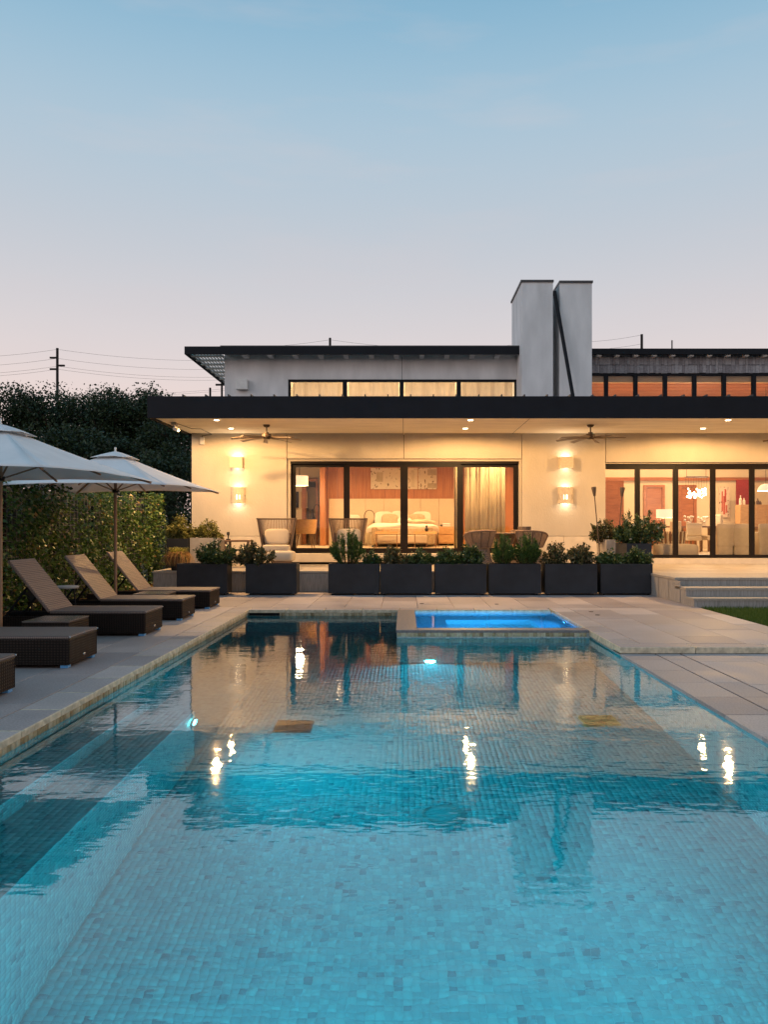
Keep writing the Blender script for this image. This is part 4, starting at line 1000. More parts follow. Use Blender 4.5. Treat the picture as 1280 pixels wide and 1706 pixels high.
def candle(x, lab):
    t = thing('candle_cluster', lab, 'candle holder', (x, 24.5, LF+.77))
    s = MB()
    for i in range(9):
        xx, yy, hh = random.uniform(-.16, .16), random.uniform(-.1, .1), random.uniform(.1, .3); s.tube([(xx*.3, yy*.3, 0), (xx, yy, hh)], .006, 4); s.sell((xx, yy, hh), .08, .08, .07, .8, 1, 8, 5)
    s.build('holder', M['linen'], t)
candle(px(1150, 24.5), 'branched white candle cluster on dining table beneath the chandelier'); candle(px(1174, 24.5), 'branched white candle cluster on dining table beside the tall chair')
def dchair(x, y, rz, lab, hb_=1.0, w_=.46):
    t = thing('dining_chair', lab, 'chair', (x, y, LF), rz)
    MB().box(-w_/2, w_/2, -.24, .24, .34, .48).build('seat', M['ivory_up'], t, bevel=.03)
    MB().box(-w_/2, w_/2, .17, .26, .48, hb_).build('backrest', M['ivory_up'], t, bevel=.03)
    for sx in (-1, 1):
        for sy in (-1, 1): MB().box(sx*.19-.02, sx*.19+.02, sy*.2-.02, sy*.2+.02, 0, .34).build('leg', M['table_wood'], t)
    return t
dchair(px(1186, 24.2), 24.2, R(-80), 'tall upholstered dining chair at the end of dining table', 1.12)
dchair(px(1155, 23.5), 23.6, R(180), 'low backed wooden dining chair with its back to the terrace', .86)
dchair(px(1140, 24.0), 24.2, R(110), 'upholstered dining chair turned at the far end of dining table', .92)
def stool(x, lab):
    t = thing('slipcover_chair', lab, 'chair', (x, 21.4, LF), random.uniform(-.1, .1))
    s = MB(); n = 10; vv = []
    s.sell((0, .0, .30), .44, .46, .62, .15, .25, 24, 8); s.sell((0, -.19, .52), .46, .10, .62, .2, .3, 20, 8); s.build('slipcover', M['ivory_up'], t, smooth=True)
    for sx in (-1, 1): MB().box(sx*.18-.015, sx*.18+.015, -.2, -.17, 0, .05).build('leg', M['table_wood'], t)
    return t
stool(px(1204, 21.4), 'slipcovered cream chair at the bar counter nearest the candle table'); stool(px(1236, 21.3), 'slipcovered cream chair at the middle of bar counter'); stool(px(1276, 21.3), 'slipcovered cream chair at bar counter under pendant')
t = thing('bar_counter', 'long dark topped bar counter behind the cream slipcovered chairs', 'counter', (px(1250, 22.2), 22.2, LF))
MB().box(-.75, 1.2, -.25, .25, .70, .75).build('top', M['table_wood'], t); MB().box(-.6, 1.1, -.15, .15, 0, .70).build('base', M['w_light'], t)
t = thing('bar_cabinet', 'tall oak cabinet with bottles and dishes on top by red wall', 'cabinet', (px(1252, 25.4), 25.4, LF))
for i in range(4): MB().box(-.42+i*.27, -.42+i*.27+.265, -.2, .2, 0, pz(841, 25.4)-LF).build('cabinet_door', M['w_light'], t, bevel=.006, seg=1)
for i, (dx_, hh) in enumerate(((-.33, .3), (-.22, .22), (.1, .16), (.22, .2), (.3, .12))):
    tag(MB().lathe([(0, 0), (.045, 0), (.045, hh*.6), (.018, hh*.75), (.018, hh)], 10, (px(1252, 25.4)+dx_, 25.4, pz(841, 25.4))).build('bottle', M['chair_frame'] if i > 1 else M['linen']), ['pale', 'dark'][i > 1]+' bottle standing on top of the oak cabinet', 'bottle', ['pale', 'dark'][i > 1]+' bottles on cabinet')
t = thing('pendant_lamp', 'glowing dome pendant lamp above the bar counter', 'pendant lamp', (px(1277, 22), 22, pz(818, 22)))
MB().lathe([(.22, 0), (.20, .08), (.12, .17), (.02, .2)], 20, close=False).build('lamp_shade', M['shade'], t, smooth=True); MB().tube([(0, 0, .2), (0, 0, 2.9)], .006).build('cord', M['wire'], t); lamp('POINT', t, (0, 0, -.05), 60, WARMW, size=.1)
t = thing('table_lamp', 'table lamp with wide cream drum shade in living room', 'table lamp', (px(1108.5, 23), 23, LF))
MB().lathe([(.24, 1.0), (.24, 1.25)], 24, close=False).build('lamp_shade', M['shade'], t, smooth=True); MB().tube([(0, 0, .55), (0, 0, 1.05)], .02).build('stem', M['chair_frame'], t)
MB().box(-.25, .25, -.2, .2, .5, .55).box(-.2, .2, -.15, .15, 0, .5).build('stand', M['table_wood'], t); lamp('POINT', t, (0, 0, 1.12), 40, WARMW, size=.1)
t = thing('barrel_chair', 'round striped slat barrel chair behind the cream pouf', 'chair', (px(1122, 21.8), 21.8, LF))
for i in range(16):
    a = PI+PI*i/15; MB().obox((.30*math.cos(a), .30*math.sin(a), .15), (.34*math.cos(a), .34*math.sin(a), .62), .05, .02, (math.cos(a), math.sin(a), 0)).build('slat', M['table_wood'] if i % 2 else M['ivory_up'], t)
MB().lathe([(0, .0), (.30, .0), (.31, .32), (0, .36)], 20, close=False).build('seat', M['ivory_up'], t, smooth=True)
t = thing('pouf', 'long low cream pouf seat just inside the living room doors', 'pouf', (px(1126, 20.0), 20.0, LF))
MB().sell((0, 0, .16), 1.05, .6, .32, .35, .35).build('cushion', M['cushion'], t, smooth=True); MB().box(-.4, .4, -.2, .2, 0, .03).build('base', M['table_wood'], t)
for x in (.9, 2.3): room_light(x, W+.50, ZC-.001, 260, 'recessed downlight between bedroom glass door and curtain', 'curtain downlights')
for (x, y) in ((6.3, 24.3), (8.4, 24.3), (10.4, 24.3), (7.3, 26), (9.4, 26), (11.4, 25.4), (5.6, 25.4)):
    room_light(x, y, 5.05-(y-RY)*.075, 330, 'recessed downlight in the cedar plank ceiling of living room', 'living room ceiling downlights')
# unseen uplights added to brighten the cedar ceiling
t = thing('added_ceiling_uplight', 'added linear fill light brightening the cedar plank ceiling', 'light', (9, RY+.6, 4.2)); MB().box(-4.2, 5, -.04, .04, 0, .05).build('housing', M['bronze'], t)
for xx in (-3.2, -1.2, .8, 2.8): lamp('AREA', t, (xx, 0, .06), 14, WARM, (PI-.35, 0, 0), 1.6, sy=.05)

# ------------------------------------------------------------------ terrace furniture
def high_chair(x, y, rz, lab):
    t = thing('rope_armchair', lab, 'armchair', (x, y, T), rz)
    a0, a1 = R(-20), R(200); n = 44
    def P(u, z):   # back rim, +Y is the back
        a = a0+(a1-a0)*u; k = z
        rx = .30+.125*k; ry = .28+.10*k
        return Vector((rx*math.cos(a), ry*math.sin(a), .34+.72*k))
    s = MB()
    for i in range(n+1):
        s.tube([P(i/n, 0), P(i/n, .5), P(i/n, 1)], .0115, 4)
    s.build('rope_back', M['rope'], t)
    MB().tube([P(i/n, 1) for i in range(n+1)], .016, 8).tube([P(i/n, 0) for i in range(n+1)], .018, 8).tube([P(0, 0), P(0, 1)], .014, 8).tube([P(1, 0), P(1, 1)], .014, 8).build('frame', M['chair_frame'], t, smooth=True)
    MB().lathe([(0, .30), (.30, .30), (.31, .35), (0, .36)], 24, close=False).build('seat', M['chair_frame'], t)
    MB().sell((0, -.04, .42), .60, .58, .15, .3, .3).build('seat_cushion', M['cushion'], t, smooth=True)
    MB().sell((0, 0, 0), .56, .16, .36, .45, .35).rot(Matrix.Translation((0, .14, .66)) @ Matrix.Rotation(R(-12), 4, 'X')).build('back_cushion', M['cushion'], t, smooth=True)
    for i in range(4):
        a = R(45+90*i); MB().tube([(.22*math.cos(a), .20*math.sin(a), .31), (.27*math.cos(a), .25*math.sin(a), 0)], .014, 8).build('leg', M['chair_frame'], t)
    return t
high_chair(px(461, 17.4), 17.4, R(6), 'high backed rope armchair with cream cushions beside the low side table')
high_chair(px(580, 17.6), 17.6, R(-6), 'high backed rope armchair half hidden behind upright green shrub')
t = thing('ottoman', 'low cream cushioned ottoman in front of rope armchair', 'ottoman', (px(468, 16.7), 16.75, T))
MB().sell((0, 0, .27), .56, .5, .22, .35, .3).build('cushion', M['cushion'], t, smooth=True); MB().lathe([(.20, 0), (.17, .08), (.24, .17)], 20).build('base', M['rope'], t)
t = thing('side_table', 'dark wood low side table with shelf on terrace', 'table', (px(398, 17.3), 17.3, T))
MB().box(-.27, .27, -.24, .24, .56, .60).build('top', M['table_wood'], t, bevel=.006); MB().box(-.24, .24, -.2, .2, .38, .40).build('shelf', M['table_wood'], t)
for sx in (-1, 1):
    for sy in (-1, 1): MB().box(sx*.24-.025, sx*.24+.025, sy*.21-.025, sy*.21+.025, 0, .56).build('leg', M['table_wood'], t)
tag(MB().lathe([(0, 0), (.05, 0), (.05, .02), (.012, .03), (.012, .09), (.035, .12), (.03, .17), (0, .18)], 12, (px(381, 17.3), 17.25, T+.601), close=False).build('table_ornament', M['pot'], smooth=True), 'tiny dark ornament on low side table', 'ornament')

def barrel(x, y, rz, lab):
    t = thing('rope_dining_chair', lab, 'chair', (x, y, T), rz)
    a0, a1 = R(-35), R(215); n = 54
    prof = [(.29, .0), (.26, .15), (.215, .34), (.23, .45), (.285, .62), (.335, .80)]
    def P(u, j):
        a = a0+(a1-a0)*u; r_, z = prof[j]
        dz = -.12*abs(2*u-1)**3 if j == 5 else (-.05*abs(2*u-1)**3 if j == 4 else 0)
        return Vector((r_*math.cos(a), r_*math.sin(a), z+dz))
    s = MB()
    for i in range(n+1): s.tube([P(i/n, j) for j in range(3, 6)], .010, 4)
    s.build('rope_back', M['rope'], t)
    MB().lathe([(.29, 0), (.26, .15), (.215, .34), (.205, .42), (0, .43)], 36, close=False).build('woven_base', weave('rope_weave', (.26, .17, .115), 30, 14), t, smooth=True)
    MB().tube([P(i/n, 5) for i in range(n+1)], .018, 8).tube([P(0, 3), P(0, 4), P(0, 5)], .014).tube([P(1, 3), P(1, 4), P(1, 5)], .014).build('rim', M['rope'], t, smooth=True)
    for i in range(7): MB().tube([P((i+.5)/7, j) for j in range(3, 6)], .012, 6).build('stay', M['chair_frame'], t)
    MB().lathe([(0, .44), (.20, .44), (.22, .47), (.19, .50), (0, .505)], 24, close=False).build('seat_cushion', M['cushion'], t, smooth=True)
    return t
tx, ty = px(842, 17.35), 17.35
barrel(px(800, 16.75), 16.75, R(215), 'flared rope dining chair in front of round table on bedroom side')
barrel(px(886, 16.75), 16.75, R(140), 'flared rope dining chair in front of round table on steps side')
barrel(px(800, 17.95), 17.95, R(-35), 'flared rope dining chair behind round table beside the curtain')
barrel(px(876, 17.95), 17.95, R(30), 'flared rope dining chair behind round table beside the wall')
t = thing('round_table', 'round terrace dining table with planter bowl between rope chairs', 'table', (tx, ty, T))
MB().lathe([(0, .72), (.50, .72), (.53, .735), (.53, .75), (.50, .76), (0, .76)], 36, close=False).build('top', M['rope'], t, smooth=True); MB().lathe([(.28, 0), (.22, .2), (.14, .4), (.24, .72)], 28).build('pedestal', weave('table_weave', (.26, .17, .115), 30, 14), t, smooth=True)
tag(MB().lathe([(0, 0), (.14, 0), (.145, .13), (.13, .13), (.125, .03)], 24, (px(875, 17.4), 17.45, T+.761), close=False).build('table_bowl', weave('bowl_weave', (.16, .11, .08), 50, 40), smooth=True), 'woven brown bowl standing on the round table', 'bowl')

# ------------------------------------------------------------------ plants
def leaves(P, D, L, Wd, curl=.25):
    """diamond leaves: positions P (n,3), directions D (n,3), lengths, widths"""
    n = len(P); D = D/np.linalg.norm(D, axis=1, keepdims=True)
    r_ = rng.normal(size=(n, 3)); s_ = np.cross(D, r_); s_ /= np.linalg.norm(s_, axis=1, keepdims=True); nn = np.cross(s_, D)
    L = np.asarray(L)[:, None]; Wd = np.asarray(Wd)[:, None]
    a = P; b_ = P + D*L*.5 + s_*Wd*.5 + nn*L*curl*.3; c = P + D*L; d = P + D*L*.5 - s_*Wd*.5 + nn*L*curl*.3
    v = np.stack([a, b_, c, d], 1).reshape(-1, 3); f_ = np.arange(n*4).reshape(-1, 4)
    return v, f_
def shrub(x, y, z, w_, d_, h_, kind, lab, n=1500, cat='shrub', grp=None, flowers=0, lean=(0, 0), name='shrub'):
    t = thing(name, lab, cat, (x, y, z), 0, grp)
    m = {'gloss': M['leaf_gloss'], 'fine': M['leaf_fine'], 'pale': M['leaf_pale'], 'brown': M['leaf_brown']}[kind]
    st_ = MB(); P = []; D = []
    ns = int(26 + 40*w_)
    for i in range(ns):
        a = random.uniform(0, 2*PI); rr = math.sqrt(random.random())
        ex, ey = rr*math.cos(a)*w_/2, rr*math.sin(a)*d_/2
        top = h_*(1-.55*rr**2)*random.choice((random.uniform(.45, .85), random.uniform(.7, 1.12)))
        if kind == 'fine': top = h_*(1-.62*rr**1.6)*random.uniform(.75, 1.06)
        ex += lean[0]*rr; top -= lean[1]*max(0, rr-.5)
        p0 = Vector((ex*.35, ey*.35, 0)); p1 = Vector((ex*.85, ey*.85, top*.55)); p2 = Vector((ex*1.02, ey*1.02, top))
        st_.tube([p0, p1, p2], [.006, .004, .002], 4, False)
        k = int(n*1.7)//ns
        u = np.sqrt(rng.random(k))*.95+.06
        pts = np.where(u[:, None] < .55, np.array(p0)+(np.array(p1)-np.array(p0))*(u[:, None]/.55), np.array(p1)+(np.array(p2)-np.array(p1))*((u[:, None]-.55)/.45))
        sp = .05 if kind != 'fine' else .03
        P.append(pts+rng.normal(0, sp*.4, (k, 3))); 
        dd = rng.normal(0, 1, (k, 3))*(.9 if kind != 'fine' else .45); dd[:, 2] += .5 if kind != 'fine' else .8; dd[:, 0] += 1.2*ex/w_; dd[:, 1] += 1.2*ey/d_
        D.append(dd)
    P = np.concatenate(P); D = np.concatenate(D); n2 = len(P); P[:, 2] = np.maximum(P[:, 2], .005)
    if kind == 'fine': L = rng.uniform(.035, .07, n2); Wd = rng.uniform(.008, .014, n2)
    else: L = rng.uniform(.038, .075, n2); Wd = L*rng.uniform(.42, .62, n2)
    v, f_ = leaves(P, D, L, Wd); o = link('foliage', fastmesh('foliage', v, f_), m, t)
    st_.build('stem', M['bark'], t)
    for i in range(flowers):
        q = P[random.randrange(n2)]; MB().sell((q[0]*1.05, q[1]*1.05-.02, q[2]+.01), .045, .045, .03, .8, .8, 8, 4).build('flower', M['petal'], t)
    return t
def planter(x0, x1, y0, y1, z0, h_, lab, grp, m='planter', casters=True, shell=.025):
    zc = .035 if casters else 0
    t = thing('planter', lab, 'planter', ((x0+x1)/2, (y0+y1)/2, z0), 0, grp)
    w_, d_ = (x1-x0)/2, (y1-y0)/2
    MB().box(-w_, w_, -d_, -d_+shell, zc, h_).box(-w_, w_, d_-shell, d_, zc, h_).box(-w_, -w_+shell, -d_+shell, d_-shell, zc, h_).box(w_-shell, w_, -d_+shell, d_-shell, zc, h_).box(-w_+shell, w_-shell, -d_+shell, d_-shell, zc, zc+.02).build('box', M[m], t, bevel=.003, seg=1)
    MB().box(-w_+shell, w_-shell, -d_+shell, d_-shell, h_-.10, h_-.05).build('soil', M['soil'], t)
    if casters:
        for sx in (-1, 1):
            for sy in (-1, 1):
                c = MB().box(sx*(w_-.07)-.02, sx*(w_-.07)+.02, sy*(d_-.07)-.02, sy*(d_-.07)+.02, zc-.006, zc).build('caster', M['chrome'], t)
                s = MB().lathe([(.0, -.012), (.017, -.012), (.017, .012), (0, .012)], 12, close=False).rot(Matrix.Translation((sx*(w_-.07), sy*(d_-.07), .017)) @ Matrix.Rotation(R(90), 4, 'X')); s.build('wheel', M['rubber'], c)
    return t
PYF = 15.15; ph = pz(939.5, PYF)
ordn = ['first', 'second', 'third', 'fourth', 'fifth', 'sixth']
cols = [(294, 378, 'with trailing dark green shrub, beside the straw grass pot'), (409, 494, 'with half empty soil, standing alone beside the terrace gap'),
        (547, 632, 'sixth from the stone steps'), (634, 720, 'fifth from the stone steps'), (725, 811, 'fourth from the stone steps'),
        (815, 902, 'third from the stone steps'), (909, 996, 'second from the stone steps'), (1002, 1088.5, 'next to the stone steps')]
for a, b_, lab in cols:
    planter(px(a, PYF), px(b_, PYF), PYF, PYF+.45, 0, ph, 'charcoal metal planter box on casters '+lab, 'charcoal planter boxes along the terrace front')
zs = ph-.06; ysh = PYF+.22
def sh_px(p0, p1, ytop, kind, lab, n=1400, yy=None, z=None, d=.42, **k):
    yy = yy or ysh; z = zs if z is None else z; w_ = px(p1, yy)-px(p0, yy)
    shrub((px(p0, yy)+px(p1, yy))/2, yy, z, w_, min(w_, d), pz(ytop, yy)-z, kind, lab, n, **k)
sh_px(322, 398, 903, 'gloss', 'spreading glossy shrub overhanging the planter beside straw grass pot', 2300, d=.6)
sh_px(393, 460, 904, 'brown', 'brown tinged leafy shrub spilling from lone planter by terrace gap', 2200, d=.6)
sh_px(549, 610, 880, 'fine', 'tall upright feathery green shrub before the second rope armchair', 3600, d=.55)
sh_px(606, 634, 918, 'gloss', 'small low shrub beside the tall feathery shrub', 600)
sh_px(634, 680, 912, 'brown', 'low leafy shrub in fifth planter, on the feathery shrub side', 1100)
sh_px(678, 722, 913, 'gloss', 'low leafy shrub in fifth planter, below the bed view', 1100)
sh_px(724, 768, 914, 'gloss', 'low leafy shrub in fourth planter, below the nightstand view', 1100)
sh_px(763, 806, 908, 'gloss', 'low glossy shrub in fourth planter, before the rope chair', 1200)
sh_px(817, 859, 886, 'fine', 'upright wispy green shrub in third planter before round table', 2300, d=.5)
sh_px(855, 902, 888, 'fine', 'round dense feathery green shrub in third planter', 3400, d=.55)
sh_px(902, 947, 906, 'brown', 'leafy shrub in second planter, on the round table side', 1200)
sh_px(945, 993, 905, 'brown', 'leafy shrub in second planter, on the steps side', 1300)
sh_px(996, 1042, 916, 'gloss', 'low shrub in planter next to steps, on its inner side', 1100)
sh_px(1040, 1087, 912, 'gloss', 'low shrub in planter next to steps, at its outer end', 1200)
# back planters on the terrace
planter(px(1045, 16.0), px(1087, 16.0), 16.0, 16.85, T, pz(905.5, 16)-T, 'tall charcoal planter on terrace holding the big white flowering shrub', 'tall planters at terrace edge', casters=False)
planter(px(1011, 17.0), px(1027.5, 17.0), 17.0, 17.85, T, pz(899, 17)-T, 'narrow pale planter on terrace beside the tall charcoal planter', 'tall planters at terrace edge', 'planter_in', casters=False)
zq = pz(905.5, 16)-.06
shrub(px(1068, 16.3), 16.35, zq, 1.0, .8, pz(850, 16.3)-zq, 'gloss', 'big glossy shrub with white flowers in tall charcoal planter', 3200, flowers=9)
zq = pz(899, 17)-.06
shrub(px(1012, 17.3), 17.35, zq, .72, .7, pz(864, 17.3)-zq, 'brown', 'pale leafy shrub in narrow planter beneath the torches', 1800, flowers=5)
planter(px(322, 17.6), px(368, 17.6), 17.3, 17.95, T, pz(896, 17.6)-T, 'pale concrete planter on terrace by the house corner', 'tall planters at terrace edge', 'planter_in', casters=False)
planter(px(285, 17.6), px(320, 17.6), 17.25, 17.9, T, pz(897, 17.6)-T, 'dark planter on terrace at the house corner behind straw grass', 'tall planters at terrace edge', casters=False)
zq = pz(897, 17.6)-.06
shrub(px(304, 17.5), 17.55, zq, .72, .6, pz(860, 17.5)-zq, 'pale', 'yellow green bushy shrub at the house corner', 2000)
shrub(px(347, 17.6), 17.6, zq, .62, .55, pz(866, 17.6)-zq, 'pale', 'sparse pale shrub in concrete planter against house wall', 1100)
# straw grass pot
t = thing('grass_pot', 'dark pot of arching straw coloured ornamental grass on terrace corner', 'potted plant', (px(297, 16.2), 16.15, T))
MB().lathe([(.12, 0), (.20, .28), (.185, .28), (.17, .22), (0, .22)], 24, close=False).build('pot', M['pot'], t, smooth=True)
def tuft(n, hmin, hmax, sp, m, nm, droop):
    vv = []; ff = []
    for i in range(n):
        a = random.uniform(0, 2*PI); hgt = random.uniform(hmin, hmax); s_ = random.uniform(.3, 1)*sp; r0 = random.uniform(0, .10)
        sd = Vector((-math.sin(a), math.cos(a), 0))*random.uniform(.004, .007)
        o_ = len(vv)
        for k in range(6):
            u = k/5; p = Vector((math.cos(a)*(r0+s_*u), math.sin(a)*(r0+s_*u), .22+hgt*(2*u-droop*u*u*1.0)))
            wd = (1-u*.9); vv += [p-sd*wd, p+sd*wd]
        for k in range(5): ff.append((o_+2*k, o_+2*k+1, o_+2*k+3, o_+2*k+2))
    MB().add(vv, ff).build(nm, m, t)
tuft(620, .22, .42, .36, M['straw'], 'dry_blades', 2.35); tuft(420, .16, .34, .26, M['straw_green'], 'green_blades', 1.3)
# torches
def torch(x0, y0t, x1, yb, d, lab):
    t = thing('garden_torch', lab, 'torch', (px(x1, d), d, T))
    a = Vector((px(x1, d), d, T)); tp = Vector((px(x0, d), d, pz(y0t, d))); dr_ = (tp-a).normalized()
    MB().tube([a, tp-dr_*.2], .012, 8).build('pole', M['chair_frame'], t, world=True)
    MB().tube([tp-dr_*.2, tp-dr_*.03, tp], [.025, .055, .05], 14).build('head', M['fan'], t, world=True, smooth=True)
torch(990, 811, 1002, 940, 17.1, 'slender garden torch leaning outward in front of stucco wall'); torch(1038, 812, 1028, 940, 17.1, 'slender garden torch leaning toward the living room doors')

# ------------------------------------------------------------------ loungers
def lounger(y0, lab, first=None):
    loc = (-3.08, y0, 0)
    if first: return dup(first, loc, None, lab)
    t = thing('sun_lounger', lab, 'sun lounger', loc, 0, 'wicker sun loungers along the pool')
    Wd, L, h_ = .68, 1.95, .30      # local: foot end at x=0, head at -L, y 0..Wd
    MB().box(-1.14, 0, 0, .02, .03, h_-.03).box(-1.14, 0, Wd-.02, Wd, .03, h_-.03).box(-.02, 0, .02, Wd-.02, .03, h_-.03).box(-L, -1.14, 0, .02, .10, h_-.06).box(-L, -1.14, Wd-.02, Wd, .10, h_-.06).box(-L, -L+.02, .02, Wd-.02, .06, h_-.06).build('wicker_skirt', M['wicker'], t, bevel=.008)
    MB().box(-1.14, .004, -.004, Wd+.004, h_-.03, h_).build('seat_deck', M['wicker_lit'], t, bevel=.01)
    ang = R(51); bl = .78
    s = MB().box(-bl, 0, .01, Wd-.01, -.035, 0).rot(Matrix.Translation((-1.135, 0, h_)) @ Matrix.Rotation(ang, 4, 'Y'))
    b_ = s.build('backrest', M['wicker_lit'], t, bevel=.008)
    bx, bz_ = -1.135-.45*math.cos(ang), h_+.45*math.sin(ang)
    for yy in (.10, Wd-.10): MB().tube([(bx, yy, bz_-.03), (-1.72, yy, h_-.09)], .014, 8).build('strut', M['black_metal'], t)
    MB().box(-L+.02, -1.15, .02, .06, h_-.11, h_-.075).box(-L+.02, -1.15, Wd-.06, Wd-.02, h_-.11, h_-.075).build('rail', M['black_metal'], t)
    for (xx, yy) in ((-.05, .05), (-.05, Wd-.05), (-L+.06, .05), (-L+.06, Wd-.05)):
        MB().box(xx-.035, xx+.035, yy-.035, yy+.035, 0, .028).build('foot_pad', M['blue_plastic'], t, bevel=.004)
        MB().box(xx-.025, xx+.025, yy-.025, yy+.025, .028, .12).build('leg', M['black_metal'], t)
    s = MB().sell((.004, .35, .085), .012, .05, .025, .8, .8, 12, 6); s.build('badge', M['chrome'], t, smooth=True)
    for yy in (.01, Wd*.5, Wd-.01): MB().sell((.006, yy, h_-.012), .014, .016, .016, .8, .8, 8, 5).build('rivet', M['chrome'], t)
    return t
L0 = lounger(7.31, 'dark wicker sun lounger beside the glass topped table and first umbrella pole')
lounger(5.63, 'dark wicker sun lounger with only its foot end showing beside the pool', L0)
lounger(9.47, 'dark wicker sun lounger with raised back just beyond the first umbrella pole', L0)
lounger(11.05, 'dark wicker sun lounger with raised back just before the second umbrella pole', L0)
lounger(12.62, 'dark wicker sun lounger closest to the house, its back raised', L0)
def wtable(x, y, lab):
    t = thing('wicker_table', lab, 'side table', (x, y, 0), 0, 'low wicker tables between the loungers')
    MB().box(-.25, .25, -.27, .27, .03, .285).build('body', M['wicker'], t, bevel=.008); MB().box(-.25, .25, -.27, .27, .286, .302).build('top', mat('glass_top', (.16, .13, .11), .2, .6), t, bevel=.003)
    for sx in (-1, 1):
        for sy in (-1, 1): MB().box(sx*.21-.025, sx*.21+.025, sy*.23-.025, sy*.23+.025, 0, .03).build('foot', M['black_metal'], t)
wtable(-3.80, 8.70, 'low wicker table between loungers at first umbrella pole'); wtable(-3.80, 12.14, 'low wicker table between loungers at second umbrella pole'); 
t = thing('round_side_table', 'small round grey metal table standing behind the raised lounger backs', 'side table', (px(114, 10.5), 10.42, 0))
MB().lathe([(0, .50), (.15, .50), (.16, .515), (.15, .53), (0, .53)], 24, close=False).build('top', M['screen_grey'], t, smooth=True)
for i in range(3):
    a = 2*PI*i/3; MB().tube([(.10*math.cos(a), .10*math.sin(a), .5), (.15*math.cos(a), .15*math.sin(a), 0)], .009).build('leg', M['black_metal'], t)
# rolled cylinder behind lounger (speaker / hose drum)
t = thing('garden_drum', 'round dark drum on stand behind the lounger near hedge', 'drum', (px(42, 11.6), 11.75, 0))
MB().lathe([(0, -.07), (.13, -.07), (.13, .07), (0, .07)], 24, (0, 0, 0), close=False).rot(Matrix.Translation((0, 0, .30)) @ Matrix.Rotation(R(70), 4, 'X')).build('drum_body', M['pot'], t, smooth=True); MB().box(-.03, .03, -.03, .03, 0, .2).box(-.1, .1, -.08, .08, 0, .02).build('stand', M['black_metal'], t)

# ------------------------------------------------------------------ umbrellas
def umbrella(x, y, rz, lab, zr=1.87, za=2.40, half=1.24):
    t = thing('patio_umbrella', lab, 'umbrella', (x, y, 0), rz, 'white umbrellas over the loungers')
    MB().lathe([(.25, 0), (.25, .05), (.05, .08), (.05, .12)], 24).build('base', M['black_metal'], t, smooth=True)
    MB().tube([(0, 0, .05), (0, 0, za-.02)], .024, 12).build('pole', M['teak_pole'], t, smooth=True)
    def sheet(h0, h1, z0, z1, sag, scal):
        cs = [(1,-1),(1,1),(-1,1),(-1,-1)]; vv = []; ff = []; n, m = 14, 10
        for k in range(4):
            a, b_ = cs[k], cs[(k+1)%4]; o_ = len(vv)
            for j in range(m+1):
                v_ = j/m; hr = h0+(h1-h0)*v_; z = z0+(z1-z0)*v_
                for i in range(n+1):
                    u = i/n; bow = 4*u*(1-u); 
                    inx = 1-.035*bow*v_*scal
                    xx = (a[0]+(b_[0]-a[0])*u)*hr*inx; yy = (a[1]+(b_[1]-a[1])*u)*hr*inx
                    vv.append((xx, yy, z - sag*math.sin(PI*v_)*bow*.5 - sag*.5*math.sin(PI*v_) + .012*math.sin(u*17+k)*v_*bow*.25 + .035*bow*v_*scal))
            for j in range(m):
                for i in range(n): ff.append((o_+j*(n+1)+i, o_+j*(n+1)+i+1, o_+(j+1)*(n+1)+i+1, o_+(j+1)*(n+1)+i))
        return MB().add(vv, ff)
    c = sheet(.16, half, za-.10, zr, .035, 1).build('canopy', M['canvas'], t, smooth=True); sm = c.modifiers.new('solid', 'SOLIDIFY'); sm.thickness = .004
    v_ = sheet(.012, .27, za-.005, za-.115, -.01, .6).build('vent_cap', M['canvas'], t, smooth=True); sm = v_.modifiers.new('solid', 'SOLIDIFY'); sm.thickness = .004
    MB().lathe([(.012, 0), (.02, .015), (.012, .03), (.018, .05), (.016, .07), (0, .075)], 10, (0, 0, za-.01), close=False).build('finial', M['white_trim'], t, smooth=True)
    MB().lathe([(.045, 0), (.045, .06)], 14, (0, 0, za-.14)).build('hub', M['teak_pole'], t); MB().lathe([(.045, 0), (.05, .05)], 14, (0, 0, zr-.05)).build('runner', M['bronze'], t)
    for (sx, sy) in ((1,-1),(1,1),(-1,1),(-1,-1)):
        a = Vector((0, 0, za-.12)); b_ = Vector((sx*half*.985, sy*half*.985, zr-.012)); 
        rb = MB().obox(a, b_, .018, .024).build('rib', M['teak_pole'], t)
        MB().obox((0, 0, zr-.03), a+(b_-a)*.42+Vector((0, 0, -.012)), .014, .018).build('strut', M['teak_pole'], rb)
    for (sx, sy) in ((1,0),(0,1),(-1,0),(0,-1)):
        a = Vector((0, 0, za-.12)); b_ = Vector((sx*half*.95, sy*half*.95, zr+.012)); MB().obox(a, b_, .016, .02).build('rib', M['teak_pole'], t)
    return t
umbrella(-4.44, 8.75, R(-6), 'white square patio umbrella over the loungers beyond the step down', 1.855, 2.43, 1.22)
umbrella(-4.43, 12.22, R(-4), 'white square patio umbrella closest to the house corner', 1.875, 2.46, 1.25)

